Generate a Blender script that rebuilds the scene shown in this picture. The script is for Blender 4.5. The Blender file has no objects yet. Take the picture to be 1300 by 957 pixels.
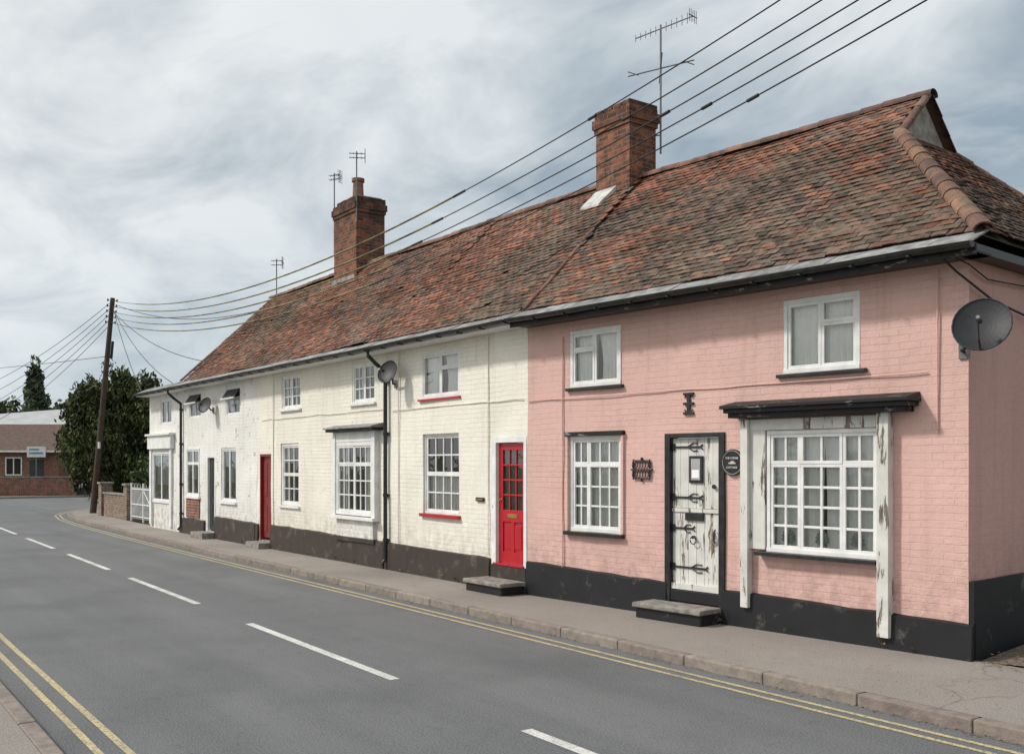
import bpy, math, random
from mathutils import Vector, Matrix, noise
R = random.Random(11)
sc = bpy.context.scene

# ------------------------------------------------------------------ node helpers
class G:
    def __init__(s, name, world=False):
        if world:
            s.m = bpy.data.worlds.new(name); s.m.use_nodes = True
        else:
            s.m = bpy.data.materials.new(name); s.m.use_nodes = True
        s.nt = s.m.node_tree
        s.b = s.nt.nodes.get('Principled BSDF')
    def n(s, t, ins=None, **kw):
        nd = s.nt.nodes.new(t)
        for k, v in kw.items(): setattr(nd, k, v)
        for k, v in (ins or {}).items(): s.put(nd.inputs[k], v)
        return nd
    def put(s, sock, v):
        if isinstance(v, bpy.types.NodeSocket): s.nt.links.new(v, sock)
        elif isinstance(v, (tuple, list)) and sock.type == 'RGBA' and len(v) == 3: sock.default_value = (*v, 1)
        else: sock.default_value = v
    def math(s, op, a, b=0.0, c=False):
        nd = s.n('ShaderNodeMath', {0: a, 1: b}, operation=op); nd.use_clamp = c
        return nd.outputs[0]
    def noise(s, vec, scale, detail=4, rough=.55, dist=0):
        return s.n('ShaderNodeTexNoise', {'Vector': vec, 'Scale': scale, 'Detail': min(detail, 5), 'Roughness': rough, 'Distortion': dist}).outputs['Fac']
    def rng(s, v, a, b, c=0., d=1.):
        return s.n('ShaderNodeMapRange', {'Value': v, 'From Min': a, 'From Max': b, 'To Min': c, 'To Max': d}).outputs[0]
    def mix(s, f, a, b, blend='MIX'):
        nd = s.n('ShaderNodeMix', data_type='RGBA', blend_type=blend)
        s.put(nd.inputs[0], f); s.put(nd.inputs[6], a); s.put(nd.inputs[7], b)
        return nd.outputs[2]
    def obj(s): return s.n('ShaderNodeTexCoord').outputs['Object']
    def scl(s, vec, x, y, z):
        return s.n('ShaderNodeVectorMath', {0: vec, 1: (x, y, z)}, operation='MULTIPLY').outputs[0]
    def flat(s, vec):
        sp = s.n('ShaderNodeSeparateXYZ', {0: vec})
        a = s.math('ADD', sp.outputs[0], sp.outputs[1])
        return s.n('ShaderNodeCombineXYZ', {0: a, 1: sp.outputs[2], 2: 0.0}).outputs[0], sp.outputs[2]
    def bump(s, h, strength=.5, dist=.01, prev=None):
        nd = s.n('ShaderNodeBump', {'Height': h, 'Strength': strength, 'Distance': dist})
        if prev is not None: s.put(nd.inputs['Normal'], prev)
        return nd.outputs[0]
    def out(s, col=None, rough=None, nrm=None, metal=None, spec=None):
        if col is not None: s.put(s.b.inputs['Base Color'], col)
        if rough is not None: s.put(s.b.inputs['Roughness'], rough)
        if nrm is not None: s.put(s.b.inputs['Normal'], nrm)
        if metal is not None: s.put(s.b.inputs['Metallic'], metal)
        if spec is not None: s.put(s.b.inputs['Specular IOR Level'], spec)
        return s.m

def simple(name, c1, c2=None, scale=6, rough=.7, bump=0., bscale=60, metal=0., attr=False, spec=.4):
    g = G(name); o = g.obj()
    c2 = c2 or tuple(c*.8 for c in c1)
    col = g.mix(g.rng(g.noise(o, scale, 5), .35, .65), c1, c2)
    if attr:
        a = g.n('ShaderNodeAttribute', attribute_name='tint').outputs['Color']
        col = g.mix(1.0, col, a, 'MULTIPLY')
    nr = g.bump(g.noise(o, bscale, 2), bump, .01) if bump else None
    return g.out(col, rough, nr, metal, spec)

def peeling(name, paint, under, lo=.56, hi=.6, scale=9, stretch=(1, 1, .25), rough=.6, spec=.3, plank=False):
    g = G(name); o = g.obj(); sv = g.scl(o, *stretch)
    n1 = g.noise(sv, scale, 5, .68)
    f = g.rng(n1, lo, hi)
    base = g.mix(g.rng(g.noise(o, 5, 3), .3, .7), paint, tuple(c*.78 for c in paint))
    und = g.mix(g.rng(g.noise(sv, 30, 3), .35, .65), under, tuple(c*.5 for c in under))
    col = g.mix(f, base, und)
    nr = g.bump(g.math('SUBTRACT', 1.0, f), .5, .004)
    return g.out(col, rough, nr, spec=spec)

def wallmat(name, base, dark, peel=.66, under=(.5, .48, .44), bstr=.55, line=.2, grime=1.):
    g = G(name); o = g.obj(); v, z = g.flat(o)
    wob = g.n('ShaderNodeTexNoise', {'Vector': v, 'Scale': 1.7, 'Detail': 2.}).outputs['Color']
    vv = g.n('ShaderNodeVectorMath', {0: wob, 1: (.05, .045, 0)}, operation='MULTIPLY').outputs[0]
    v2 = g.n('ShaderNodeVectorMath', {0: v, 1: vv}, operation='ADD').outputs[0]
    br = g.n('ShaderNodeTexBrick', {'Vector': v2, 'Color1': (1, 1, 1), 'Color2': (.55, .55, .55), 'Mortar': (0, 0, 0), 'Scale': 1.,
              'Mortar Size': .0065, 'Mortar Smooth': .4, 'Bias': 0., 'Brick Width': .225, 'Row Height': .075})
    vis = g.rng(g.noise(v, .9, 3), .34, .60)          # brick relief fades under thick paint
    big = g.noise(o, .8, 4, .6)
    c = g.mix(g.rng(big, .35, .7), base, tuple(a*.65+b*.35 for a, b in zip(base, dark)))
    fine = g.noise(o, 12, 5, .72)
    c = g.mix(g.math('MULTIPLY', g.rng(fine, .45, .78), .32*grime), c, dark)
    streak = g.noise(g.scl(o, 4, 4, .3), 1.6, 5, .68)
    c = g.mix(g.math('MULTIPLY', g.rng(streak, .53, .78), .55*grime), c, dark)
    low = g.rng(z, .3, 1.2, .85, 0.)
    c = g.mix(g.math('MULTIPLY', low, g.rng(g.noise(o, 5, 5, .72), .40, .66)), c, tuple(d*.75 for d in dark))
    c = g.mix(g.math('MULTIPLY', g.math('MULTIPLY', g.math('SUBTRACT', 1., br.outputs['Color']), vis), line), c, dark)
    pl = g.rng(g.noise(v, 3.2, 5, .78), peel, peel+.03)
    c = g.mix(pl, c, under)
    h = g.math('MULTIPLY', br.outputs['Color'], vis)
    nr = g.bump(h, bstr, .012)
    nr = g.bump(g.math('ADD', fine, g.math('MULTIPLY', g.noise(o, 45, 3, .7), .5)), .42, .02, nr)
    return g.out(c, .86, nr, spec=.18)

def brickmat(name, c1, c2, mortar, soot=None, scale=1.):
    g = G(name); o = g.obj(); v, z = g.flat(o)
    br = g.n('ShaderNodeTexBrick', {'Vector': v, 'Color1': (0, 0, 0), 'Color2': (1, 1, 1), 'Mortar': (.5, .5, .5), 'Scale': scale,
              'Mortar Size': .009, 'Mortar Smooth': .2, 'Bias': 0., 'Brick Width': .225, 'Row Height': .075})
    col = g.mix(br.outputs['Color'], c1, c2)
    col = g.mix(g.rng(g.noise(o, 5, 5, .75), .40, .62, 0, .85), col, (.05, .036, .032))
    col = g.mix(g.rng(g.noise(o, 16, 4, .7), .60, .68, 0, .6), col, (.32, .28, .23))
    col = g.mix(g.math('MULTIPLY', br.outputs['Fac'], .8), col, mortar)
    if soot:
        col = g.mix(g.math('MULTIPLY', g.rng(z, soot-.8, soot, 0, .9), g.rng(g.noise(o, 4, 4), .3, .6)), col, (.03, .025, .022))
    nr = g.bump(g.math('SUBTRACT', 1., br.outputs['Fac']), .8, .014)
    nr = g.bump(g.noise(o, 50, 2), .5, .008, nr)
    return g.out(col, .9, nr, spec=.2)

# ------------------------------------------------------------------ materials
M = {}
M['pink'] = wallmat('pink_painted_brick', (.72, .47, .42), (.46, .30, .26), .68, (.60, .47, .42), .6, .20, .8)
M['pink_side'] = wallmat('pink_render_side_shaded', (.65, .385, .335), (.43, .27, .235), .68, (.5, .38, .34), .25, .06)  # darker pink than the front; the side's shade is put into the colour
M['cream'] = wallmat('cream_painted_brick', (.86, .83, .745), (.56, .515, .435), .69, (.66, .61, .51), .6, .20, .75)
M['cream2'] = wallmat('cream_painted_brick_b', (.85, .815, .725), (.52, .48, .40), .645, (.50, .46, .39), .6, .20, .85)
M['offwhite'] = wallmat('offwhite_painted_brick', (.84, .83, .795), (.46, .44, .40), .60, (.40, .37, .32), .6, .20, .9)
M['plinth_black'] = peeling('black_plinth_paint', (.018, .018, .02), (.12, .11, .10), .60, .72, 4, (1, 1, .8), .5)
M['plinth_brown'] = peeling('brown_plinth_paint', (.05, .039, .032), (.14, .11, .085), .56, .68, 4, (1, 1, .9), .6)
M['white'] = peeling('white_window_paint', (.82, .82, .80), (.42, .38, .33), .69, .74, 12, (1, 1, .5), .45)
M['white_old'] = peeling('weathered_white_timber', (.70, .69, .65), (.24, .20, .16), .565, .60, 10, (1, 1, .16), .65)
M['black'] = simple('black_gloss_paint', (.012, .012, .013), (.03, .03, .03), 9, .38, .15, 30)
M['black_old'] = peeling('weathered_black_timber', (.016, .016, .017), (.26, .25, .235), .58, .65, 12, (.35, 1, 1), .55)
M['red'] = simple('red_door_paint', (.46, .010, .020), (.38, .01, .018), 5, .28, .1, 20, spec=.5)
M['darkred'] = simple('dark_red_door_paint', (.20, .02, .02), None, 5, .4)
M['slate'] = simple('grey_lead_flashing', (.33, .33, .325), (.15, .15, .145), 7, .8, .5, 25, attr=True)
M['brass'] = simple('brass', (.62, .42, .14), None, 8, .3, metal=.9)
M['steel'] = simple('galvanised_steel', (.20, .20, .21), (.12, .12, .13), 12, .5, metal=.4)
M['darksteel'] = simple('dark_grey_dish', (.020, .021, .024), (.032, .032, .037), 5, .55)
M['stone'] = simple('worn_stone', (.30, .28, .25), (.15, .138, .125), 9, .9, .6, 40)
M['curtain'] = simple('net_curtain', (.92, .92, .90), (.84, .84, .82), 6, .95)
M['curtain_g'] = simple('green_curtain', (.16, .26, .20), (.10, .18, .14), 6, .95)
M['blind'] = simple('grey_blind', (.38, .40, .41), None, 6, .9)
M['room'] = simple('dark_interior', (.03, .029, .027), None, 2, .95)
M['chim'] = brickmat('chimney_brick', (.15, .052, .034), (.38, .135, .065), (.20, .17, .14), 8.1)
M['brick'] = brickmat('red_brick', (.30, .10, .06), (.38, .15, .09), (.35, .3, .25))
M['oldbrick'] = brickmat('weathered_buff_brick', (.26, .17, .12), (.33, .24, .17), (.32, .29, .25))
M['pot'] = simple('clay_pot', (.28, .14, .09), (.13, .07, .05), 8, .85)
M['ridge'] = simple('ridge_tile_clay', (.25, .13, .09), (.11, .08, .065), 7, .9, .6, 30, attr=True)
M['mortar'] = simple('lime_mortar', (.42, .385, .33), (.24, .21, .185), 8, .95, .5, 30)
M['underlay'] = simple('roof_underlay', (.05, .035, .03), None, 4, .95)
M['leadwhite'] = simple('pale_lead', (.58, .58, .56), (.32, .32, .32), 9, .6)
def tilemat():
    g = G('plain_clay_tiles'); o = g.obj()
    a = g.n('ShaderNodeAttribute', attribute_name='tint').outputs['Color']
    n22 = g.noise(o, 20, 5, .75)
    c = g.mix(g.rng(n22, .35, .7), a, g.mix(1., a, (.5, .5, .5), 'MULTIPLY'))
    c = g.mix(g.rng(g.noise(o, 13, 5, .8), .57, .66, 0, .6), c, (.25, .225, .18))
    pm = g.noise(o, 1.2, 5, .72)
    c = g.mix(g.rng(pm, .52, .72, 0, .6), c, (.115, .098, .072))
    c = g.mix(g.rng(pm, .46, .32, 0, .45), c, (.26, .20, .155))
    return g.out(c, .92, g.bump(n22, .7, .012), spec=.12)
M['tile'] = tilemat()
def glassmat():
    g = G('window_glass')
    for n in list(g.nt.nodes): g.nt.nodes.remove(n)
    o = g.obj()
    nr = g.bump(g.noise(o, 3.5, 2), .12, .03)
    gl = g.n('ShaderNodeBsdfGlossy', {'Color': (1, 1, 1), 'Roughness': .03, 'Normal': nr})
    tr = g.n('ShaderNodeBsdfTransparent', {'Color': (.93, .95, .94)})
    fr = g.n('ShaderNodeFresnel', {'IOR': 1.5})
    f = g.math('ADD', g.math('MULTIPLY', fr.outputs[0], 1.4), .03, True)
    mx = g.n('ShaderNodeMixShader', {0: f}); g.put(mx.inputs[1], tr.outputs[0]); g.put(mx.inputs[2], gl.outputs[0])
    ou = g.n('ShaderNodeOutputMaterial'); g.put(ou.inputs[0], mx.outputs[0])
    return g.m
M['glass'] = glassmat()
def asphalt(name, c1, c2, patch, stretch=(.08, 1.2, 1), agg=1., crk=0.):
    g = G(name); o = g.obj()
    c = g.mix(g.rng(g.noise(g.scl(o, *stretch), 1.1, 4, .6), .35, .65), c1, c2)
    c = g.mix(g.rng(g.noise(o, .55, 5, .6), .47, .68, 0, .75), c, patch)
    f = g.noise(o, 70, 3, .85)
    c = g.mix(g.rng(f, .48, .68, 0, .8*agg), c, tuple(min(1, x*2.4) for x in c1))
    c = g.mix(g.rng(f, .46, .32, 0, .85*agg), c, tuple(x*.28 for x in c1))
    c = g.mix(g.rng(g.noise(o, 7, 5, .8), .56, .72, 0, .4), c, tuple(x*.55 for x in c1))
    if crk:
        vo = g.n('ShaderNodeTexVoronoi', {'Vector': g.n('ShaderNodeVectorMath', {0: o, 1: g.scl(g.n('ShaderNodeTexNoise', {'Vector': o, 'Scale': 2.}).outputs['Color'], .6, .6, 0)}, operation='ADD').outputs[0], 'Scale': .42}, feature='DISTANCE_TO_EDGE')
        crack = g.math('MULTIPLY', g.rng(vo.outputs['Distance'], .003, .009, 1., 0.), g.rng(g.noise(o, .35, 2), .5, .58))
        c = g.mix(g.math('MULTIPLY', crack, crk), c, tuple(x*.3 for x in c1))
    nr = g.bump(f, .8, .01)
    return g.out(c, .86, nr, spec=.35)
M['road'] = asphalt('asphalt', (.112, .115, .119), (.150, .152, .155), (.086, .088, .091))
M['pave'] = asphalt('footway_asphalt', (.235, .208, .185), (.29, .26, .235), (.16, .143, .13), (1, 1, 1), .7, .3)
M['kerb'] = simple('kerb_stone', (.29, .245, .21), (.19, .163, .143), 9, .9, .6, 50, attr=True)
def linemat(name, c, lo):
    g = G(name); o = g.obj()
    w = g.rng(g.noise(o, 45, 5, .75), lo, lo+.12)
    col = g.mix(w, c, (.15, .148, .145))
    return g.out(g.mix(g.rng(g.noise(o, 2, 4), .4, .7, 0, .5), col, (.19, .18, .165)), .8)
M['linew'] = linemat('white_road_paint', (.66, .66, .63), .53)
M['liney'] = linemat('yellow_road_paint', (.55, .45, .22), .48)
def groundmat():
    g = G('soil_and_grass'); o = g.obj()
    c = g.mix(g.rng(g.noise(o, .15, 5), .4, .6), (.055, .085, .028), (.09, .095, .04))
    c = g.mix(g.rng(g.noise(o, 12, 5, .7), .4, .7, 0, .6), c, (.14, .11, .075))
    return g.out(c, .95, g.bump(g.noise(o, 20, 4), .8, .04))
M['ground'] = groundmat()
M['soil'] = simple('dry_soil_gravel', (.20, .155, .115), (.09, .07, .05), 18, .95, .9, 45)
def leafmat():
    g = G('foliage')
    a = g.n('ShaderNodeAttribute', attribute_name='tint').outputs['Color']
    return g.out(a, .75, spec=.2)
M['leaf'] = leafmat()
M['bark'] = simple('bark', (.10, .075, .055), (.05, .038, .03), 12, .95, .9, 30)
M['pole'] = simple('creosoted_pole', (.085, .055, .038), (.05, .034, .026), 6, .9, .5, 40)
M['wire'] = simple('cable_black', (.02, .02, .02), None, 5, .6)
M['wirey'] = simple('cable_yellow_sleeve', (.26, .22, .07), (.05, .045, .03), 2.2, .6)
M['browntile'] = simple('brown_roof_tiles', (.13, .085, .065), (.08, .055, .045), 5, .9, .8, 14)
M['shedroof'] = simple('light_sheet_roof', (.42, .43, .43), (.34, .35, .36), 1, .7)
M['sheddark'] = simple('dark_cladding', (.06, .065, .07), None, 2, .8)
M['signblue'] = simple('board_blue', (.05, .16, .28), (.2, .3, .4), 5, .5)
M['signwhite'] = simple('board_white', (.75, .75, .75), None, 5, .5)

# ------------------------------------------------------------------ mesh builder
class MB:
    def __init__(s): s.v = []; s.f = []; s.mi = []; s.c = []; s.ms = []
    def m(s, key):
        if key not in s.ms: s.ms.append(key)
        return s.ms.index(key)
    def face(s, pts, mat, col=(1, 1, 1)):
        b = len(s.v); s.v += [tuple(p) for p in pts]
        s.f.append(tuple(range(b, b+len(pts)))); s.mi.append(s.m(mat)); s.c.append(col)
    def hexa(s, p, mat, col=(1, 1, 1)):
        b = len(s.v); s.v += [tuple(q) for q in p]; k = s.m(mat)
        for q in ((0, 3, 2, 1), (4, 5, 6, 7), (0, 1, 5, 4), (1, 2, 6, 5), (2, 3, 7, 6), (3, 0, 4, 7)):
            s.f.append(tuple(b+i for i in q)); s.mi.append(k); s.c.append(col)
    def box(s, x0, x1, y0, y1, z0, z1, mat, col=(1, 1, 1)):
        if x0 > x1: x0, x1 = x1, x0
        if y0 > y1: y0, y1 = y1, y0
        s.hexa([(x0, y0, z0), (x1, y0, z0), (x1, y1, z0), (x0, y1, z0), (x0, y0, z1), (x1, y0, z1), (x1, y1, z1), (x0, y1, z1)], mat, col)
    def tube(s, pts, r, mat, n=8, r1=None, caps=True, col=(1, 1, 1)):
        pts = [Vector(p) for p in pts]; k = s.m(mat); b = len(s.v); N = len(pts)
        for i, p in enumerate(pts):
            d = (pts[min(i+1, N-1)]-pts[max(i-1, 0)]).normalized()
            up = Vector((0, 0, 1)) if abs(d.z) < .95 else Vector((1, 0, 0))
            a = d.cross(up).normalized(); c = d.cross(a)
            rr = r if r1 is None else r+(r1-r)*i/max(1, N-1)
            for j in range(n):
                t = 2*math.pi*j/n; s.v.append(tuple(p+(a*math.cos(t)+c*math.sin(t))*rr))
        for i in range(N-1):
            for j in range(n):
                j2 = (j+1) % n
                s.f.append((b+i*n+j, b+i*n+j2, b+(i+1)*n+j2, b+(i+1)*n+j)); s.mi.append(k); s.c.append(col)
        if caps:
            s.f.append(tuple(b+j for j in range(n))); s.mi.append(k); s.c.append(col)
            s.f.append(tuple(b+(N-1)*n+j for j in reversed(range(n)))); s.mi.append(k); s.c.append(col)
    def obj(s, name, parent=None, shift=(0, 0, 0), smooth=False, bevel=0, loc=None):
        me = bpy.data.meshes.new(name)
        vv = [(a[0]+shift[0], a[1]+shift[1], a[2]+shift[2]) for a in s.v]
        me.from_pydata(vv, [], s.f)
        for k in s.ms: me.materials.append(M[k])
        me.polygons.foreach_set('material_index', s.mi)
        ca = me.color_attributes.new(name='tint', type='FLOAT_COLOR', domain='CORNER')
        buf = []
        for f, c in zip(s.f, s.c): buf += [c[0], c[1], c[2], 1.0]*len(f)
        ca.data.foreach_set('color', buf)
        if smooth: me.polygons.foreach_set('use_smooth', [True]*len(s.f))
        me.validate(); me.update()
        o = bpy.data.objects.new(name, me); sc.collection.objects.link(o)
        if parent: o.parent = parent
        if loc: o.location = loc
        if bevel:
            bm = o.modifiers.new('bevel', 'BEVEL'); bm.width = bevel; bm.segments = 2; bm.limit_method = 'ANGLE'
        return o

def empty(name, loc, rz=0):
    e = bpy.data.objects.new(name, None); e.location = loc; e.rotation_euler = (0, 0, rz)
    e.empty_display_size = .3; sc.collection.objects.link(e); return e

def nz(x, y, z=0): return noise.noise(Vector((x, y, z)))
SEED = [0.0]
def wob(x, z): return .022*nz(x*.55+SEED[0], z*.7, 3.1)+.008*nz(x*2.1+SEED[0], z*2.3, 8.)

def wall(mb, x0, x1, z0, z1, ops, mat, y=0., depth=.13, step=.2):
    xs = {round(x0, 4), round(x1, 4)}; zs = {round(z0, 4), round(z1, 4)}
    for o in ops: xs |= {round(o[0], 4), round(o[1], 4)}; zs |= {round(o[2], 4), round(o[3], 4)}
    def sub(S):
        L = sorted(S); out = []
        for a, b in zip(L, L[1:]):
            n = max(1, int(round((b-a)/step)))
            out += [a+(b-a)*i/n for i in range(n)]
        return out+[L[-1]]
    X = [v for v in sub(xs)]; Z = [v for v in sub(zs)]
    k = mb.m(mat); idx = {}
    def vi(i, j):
        if (i, j) not in idx:
            idx[(i, j)] = len(mb.v); mb.v.append((X[i], y+wob(X[i], Z[j]), Z[j]))
        return idx[(i, j)]
    for i in range(len(X)-1):
        for j in range(len(Z)-1):
            cx = (X[i]+X[i+1])/2; cz = (Z[j]+Z[j+1])/2
            if any(o[0] < cx < o[1] and o[2] < cz < o[3] for o in ops): continue
            mb.f.append((vi(i, j), vi(i+1, j), vi(i+1, j+1), vi(i, j+1))); mb.mi.append(k); mb.c.append((1, 1, 1))
    for o in ops:
        a, b, c, d = [round(q, 4) for q in o[:4]]
        xx = [q for q in X if a-1e-3 <= q <= b+1e-3]; zz = [q for q in Z if c-1e-3 <= q <= d+1e-3]
        for p, q in zip(xx, xx[1:]):
            for h in (c, d):
                mb.face([(p, y+wob(p, h), h), (q, y+wob(q, h), h), (q, y+depth, h), (p, y+depth, h)], mat)
        for p, q in zip(zz, zz[1:]):
            for h in (a, b):
                mb.face([(h, y+wob(h, p), p), (h, y+wob(h, q), q), (h, y+depth, q), (h, y+depth, p)], mat)

# ------------------------------------------------------------------ windows
def window(H, x0, x1, z0, z1, lights, y=.05, curtain='full', fw=.05, frame='white', glaze=.018):
    """lights: list of (fx0,fx1,fz0,fz1,cols,rows)"""
    fr, gl, cu, rm = H['frames'], H['glass'], H['curtains'], H['interior']
    fr.box(x0, x1, y-.025, y+.06, z1-fw, z1, frame); fr.box(x0, x1, y-.03, y+.06, z0, z0+fw, frame)
    fr.box(x0, x0+fw, y-.024, y+.059, z0+fw, z1-fw, frame); fr.box(x1-fw, x1, y-.024, y+.059, z0+fw, z1-fw, frame)
    ix0, ix1, iz0, iz1 = x0+fw, x1-fw, z0+fw, z1-fw
    for (a, b, c, d, nc, nr) in lights:
        a_, b_ = ix0+(ix1-ix0)*a, ix0+(ix1-ix0)*b; c_, d_ = iz0+(iz1-iz0)*c, iz0+(iz1-iz0)*d
        sw = .036; j = R.uniform(-.004, .004)
        fr.box(a_, b_, y-.012+j, y+.03+j, c_, c_+sw, frame); fr.box(a_, b_, y-.012+j, y+.03+j, d_-sw, d_, frame)
        fr.box(a_, a_+sw, y-.011+j, y+.029+j, c_+sw, d_-sw, frame); fr.box(b_-sw, b_, y-.011+j, y+.029+j, c_+sw, d_-sw, frame)
        ga, gb, gc, gd = a_+sw, b_-sw, c_+sw, d_-sw
        for i in range(1, nc):
            t = ga+(gb-ga)*i/nc; fr.box(t-glaze/2-.003, t+glaze/2+.003, y-.006, y+.026, gc, gd, frame)
        for i in range(1, nr):
            t = gc+(gd-gc)*i/nr; fr.box(ga, gb, y-.003, y+.023, t-glaze/2-.003, t+glaze/2+.003, frame)
        for i in range(nc):
            for k in range(nr):
                p, q = ga+(gb-ga)*i/nc, ga+(gb-ga)*(i+1)/nc; s_, t_ = gc+(gd-gc)*k/nr, gc+(gd-gc)*(k+1)/nr
                e = [R.uniform(-.0025, .0025) for _ in range(3)]
                gl.face([(p, y+.01+e[0], s_), (q, y+.01+e[1], s_), (q, y+.01+e[1]+e[2], t_), (p, y+.01+e[0]+e[2], t_)], 'glass')
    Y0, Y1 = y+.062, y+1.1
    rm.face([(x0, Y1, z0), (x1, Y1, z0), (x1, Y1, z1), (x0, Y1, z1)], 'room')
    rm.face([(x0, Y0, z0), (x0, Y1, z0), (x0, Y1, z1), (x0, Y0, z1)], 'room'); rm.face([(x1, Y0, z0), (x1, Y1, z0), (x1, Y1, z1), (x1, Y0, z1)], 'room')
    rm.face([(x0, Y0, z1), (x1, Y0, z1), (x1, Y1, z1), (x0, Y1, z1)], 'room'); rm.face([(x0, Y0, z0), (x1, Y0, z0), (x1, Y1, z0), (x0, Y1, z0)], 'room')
    def drape(a, b, c, d, mat='curtain', amp=.011, per=.085, yb=.078, pull=0.):
        n = max(6, int((b-a)/.010)); ph = R.uniform(0, 6); rows = 8
        P = []
        for k in range(rows+1):
            h = k/rows; zz = c+(d-c)*h; row = []
            w = abs(pull)*(b-a)*math.sin(math.pi*min(1, (1-h)*.75))
            A, B = (a, b-w) if pull > 0 else (a+w, b)
            for i in range(n+1):
                f = i/n; xx = A+(B-A)*f
                am = amp*(1.1-.4*h)
                row.append((xx, y+yb+am*math.sin(ph+6.283*(b-a)/per*f+1.6*nz(xx*3, zz*.7, ph)), zz))
            P.append(row)
        for k in range(rows):
            for i in range(n): cu.face([P[k][i], P[k][i+1], P[k+1][i+1], P[k+1][i]], mat)
    W = x1-x0
    if curtain == 'full': drape(x0+.03, x1-.03, z0+.02, z1-.02)
    elif curtain == 'sides':
        m_ = x0+W*R.uniform(.48, .52)
        drape(x0+.03, m_, z0+.02, z1-.02, pull=.16); drape(m_, x1-.03, z0+.02, z1-.02, pull=-.18)
    elif curtain == 'nets':
        m_ = x0+W*R.uniform(.47, .50)
        drape(x0+.03, m_+.01, z0+.02, z1-.02, pull=.03); drape(m_, x1-.03, z0+.02, z1-.02, pull=-.05)
    elif curtain == 'edges':
        drape(x0+.03, x0+W*.30, z0+.02, z1-.02, pull=.2); drape(x1-W*.30, x1-.03, z0+.02, z1-.02, pull=-.2)
    elif curtain == 'blind':
        cu.box(x0+.04, x1-.04, y+.10, y+.11, z0+(z1-z0)*.35, z1-.02, 'blind')
    elif curtain == 'half': drape(x0+.03, x1-.03, z0+.02, z0+(z1-z0)*.5)

def house(name, loc, rz=0):
    return dict(root=empty(name, loc, rz), frames=MB(), glass=MB(), curtains=MB(), interior=MB(), walls=MB(), trim=MB(), roof=MB(), tiles=MB())
def finish(H, shift=(0, 0, 0)):
    for k, nm, sm, bv in (('frames', 'window_frames', 0, .003), ('glass', 'window_panes', 0, 0), ('curtains', 'curtains', 0, 0), ('interior', 'rooms', 0, 0),
                      ('walls', 'walls', 0, 0), ('trim', 'trim', 0, .004), ('roof', 'roof_structure', 0, 0), ('tiles', 'roof_tiles', 0, 0)):
        if H[k].f: H[k].obj(nm, H['root'], shift, bool(sm), bv)

# ------------------------------------------------------------------ roof tiles
RED = [(.27, .122, .083), (.22, .103, .073), (.325, .143, .094), (.19, .097, .072), (.16, .088, .068), (.36, .16, .10), (.25, .136, .106)]
GREY = [(.165, .123, .096), (.13, .098, .079), (.215, .155, .118), (.10, .082, .068), (.22, .147, .112), (.185, .148, .12), (.23, .134, .10)]
def tilecol(wx, v, vmax, mode):
    if mode == 'pink':
        g = .66+1.1*nz(wx*.45+5, v*.8, 1.)-.5*(v/vmax-.5)
    else:
        g = .38+1.0*nz(wx*.35, v*.7, 7.)-.2*(v/vmax-.5)
    if R.random() < .28: g += R.uniform(-.5, .5)
    c = R.choice(GREY) if R.random() < g else R.choice(RED)
    k = R.uniform(.78, 1.12)*(1+.35*nz(wx*.8, v*1.1, 13.))
    return tuple(q*k for q in c)
def inside(poly, u, v):
    r = False; j = len(poly)-1
    for i in range(len(poly)):
        (a, b), (c, d) = poly[i], poly[j]
        if (b > v) != (d > v) and u < (c-a)*(v-b)/(d-b)+a: r = not r
        j = i
    return r
def tiles(mb, O, U, V, poly, mode, wx0=0., tw=.165, ga=.095, sag=.05):
    O = Vector(O); U = Vector(U).normalized(); V = Vector(V).normalized(); Nn = U.cross(V).normalized()
    if Nn.z < 0: Nn = -Nn
    us = [p[0] for p in poly]; vs = [p[1] for p in poly]; vmax = max(vs)
    k = 0; v = min(vs)
    while v < vmax-.03:
        off = (tw/2 if k % 2 else 0)+R.uniform(-.012, .012)
        i0 = int((min(us))/tw)-1; i1 = int(max(us)/tw)+2
        for i in range(i0, i1):
            u = i*tw+off
            if not inside(poly, u+tw/2, v+ga/2): continue
            wx = u+wx0
            sg = sag*nz(wx*.5, v*.5, 2.)+.012*nz(wx*1.7, v*1.9, 5.)
            if R.random() < .003: continue
            du, dv = R.uniform(-.004, .004), R.uniform(-.009, .007)+.012*nz(wx*.8, k*3.3, 21.)
            if R.random() < .02: dv -= R.uniform(.01, .03)
            g = .004; h = .027+R.uniform(-.005, .008); tl, tr = R.uniform(-.004, .004), R.uniform(-.004, .004); rt = R.uniform(-.005, .005)
            def P(a, b, c): return O+U*(a)+V*(b)+Nn*(c+sg)
            ua, ub = u+g/2+du, u+tw-g/2+du; va, vb = v+dv, v+dv+ga+.045
            th = .013
            a1, a2 = P(ua, va-rt, h+tl), P(ub, va+rt, h+tr); b1, b2 = P(ua, vb, .012), P(ub, vb, .012)
            c1, c2 = P(ua, va-rt, h+tl-th), P(ub, va+rt, h+tr-th); d1, d2 = P(ua, vb, -.004), P(ub, vb, -.004)
            um = (ua+ub)/2; am = P(um, va, h+.004+(tl+tr)/2); bm_ = P(um, vb, .016); cm = P(um, va, h+.004-th)
            col = tilecol(wx, v, vmax, mode)
            mb.face([a1, am, bm_, b1], 'tile', col); mb.face([am, a2, b2, bm_], 'tile', col)
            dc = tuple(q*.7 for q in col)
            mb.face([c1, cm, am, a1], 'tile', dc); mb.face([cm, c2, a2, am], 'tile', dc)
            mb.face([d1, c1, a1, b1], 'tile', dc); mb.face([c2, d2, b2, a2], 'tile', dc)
        v += ga; k += 1
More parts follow.
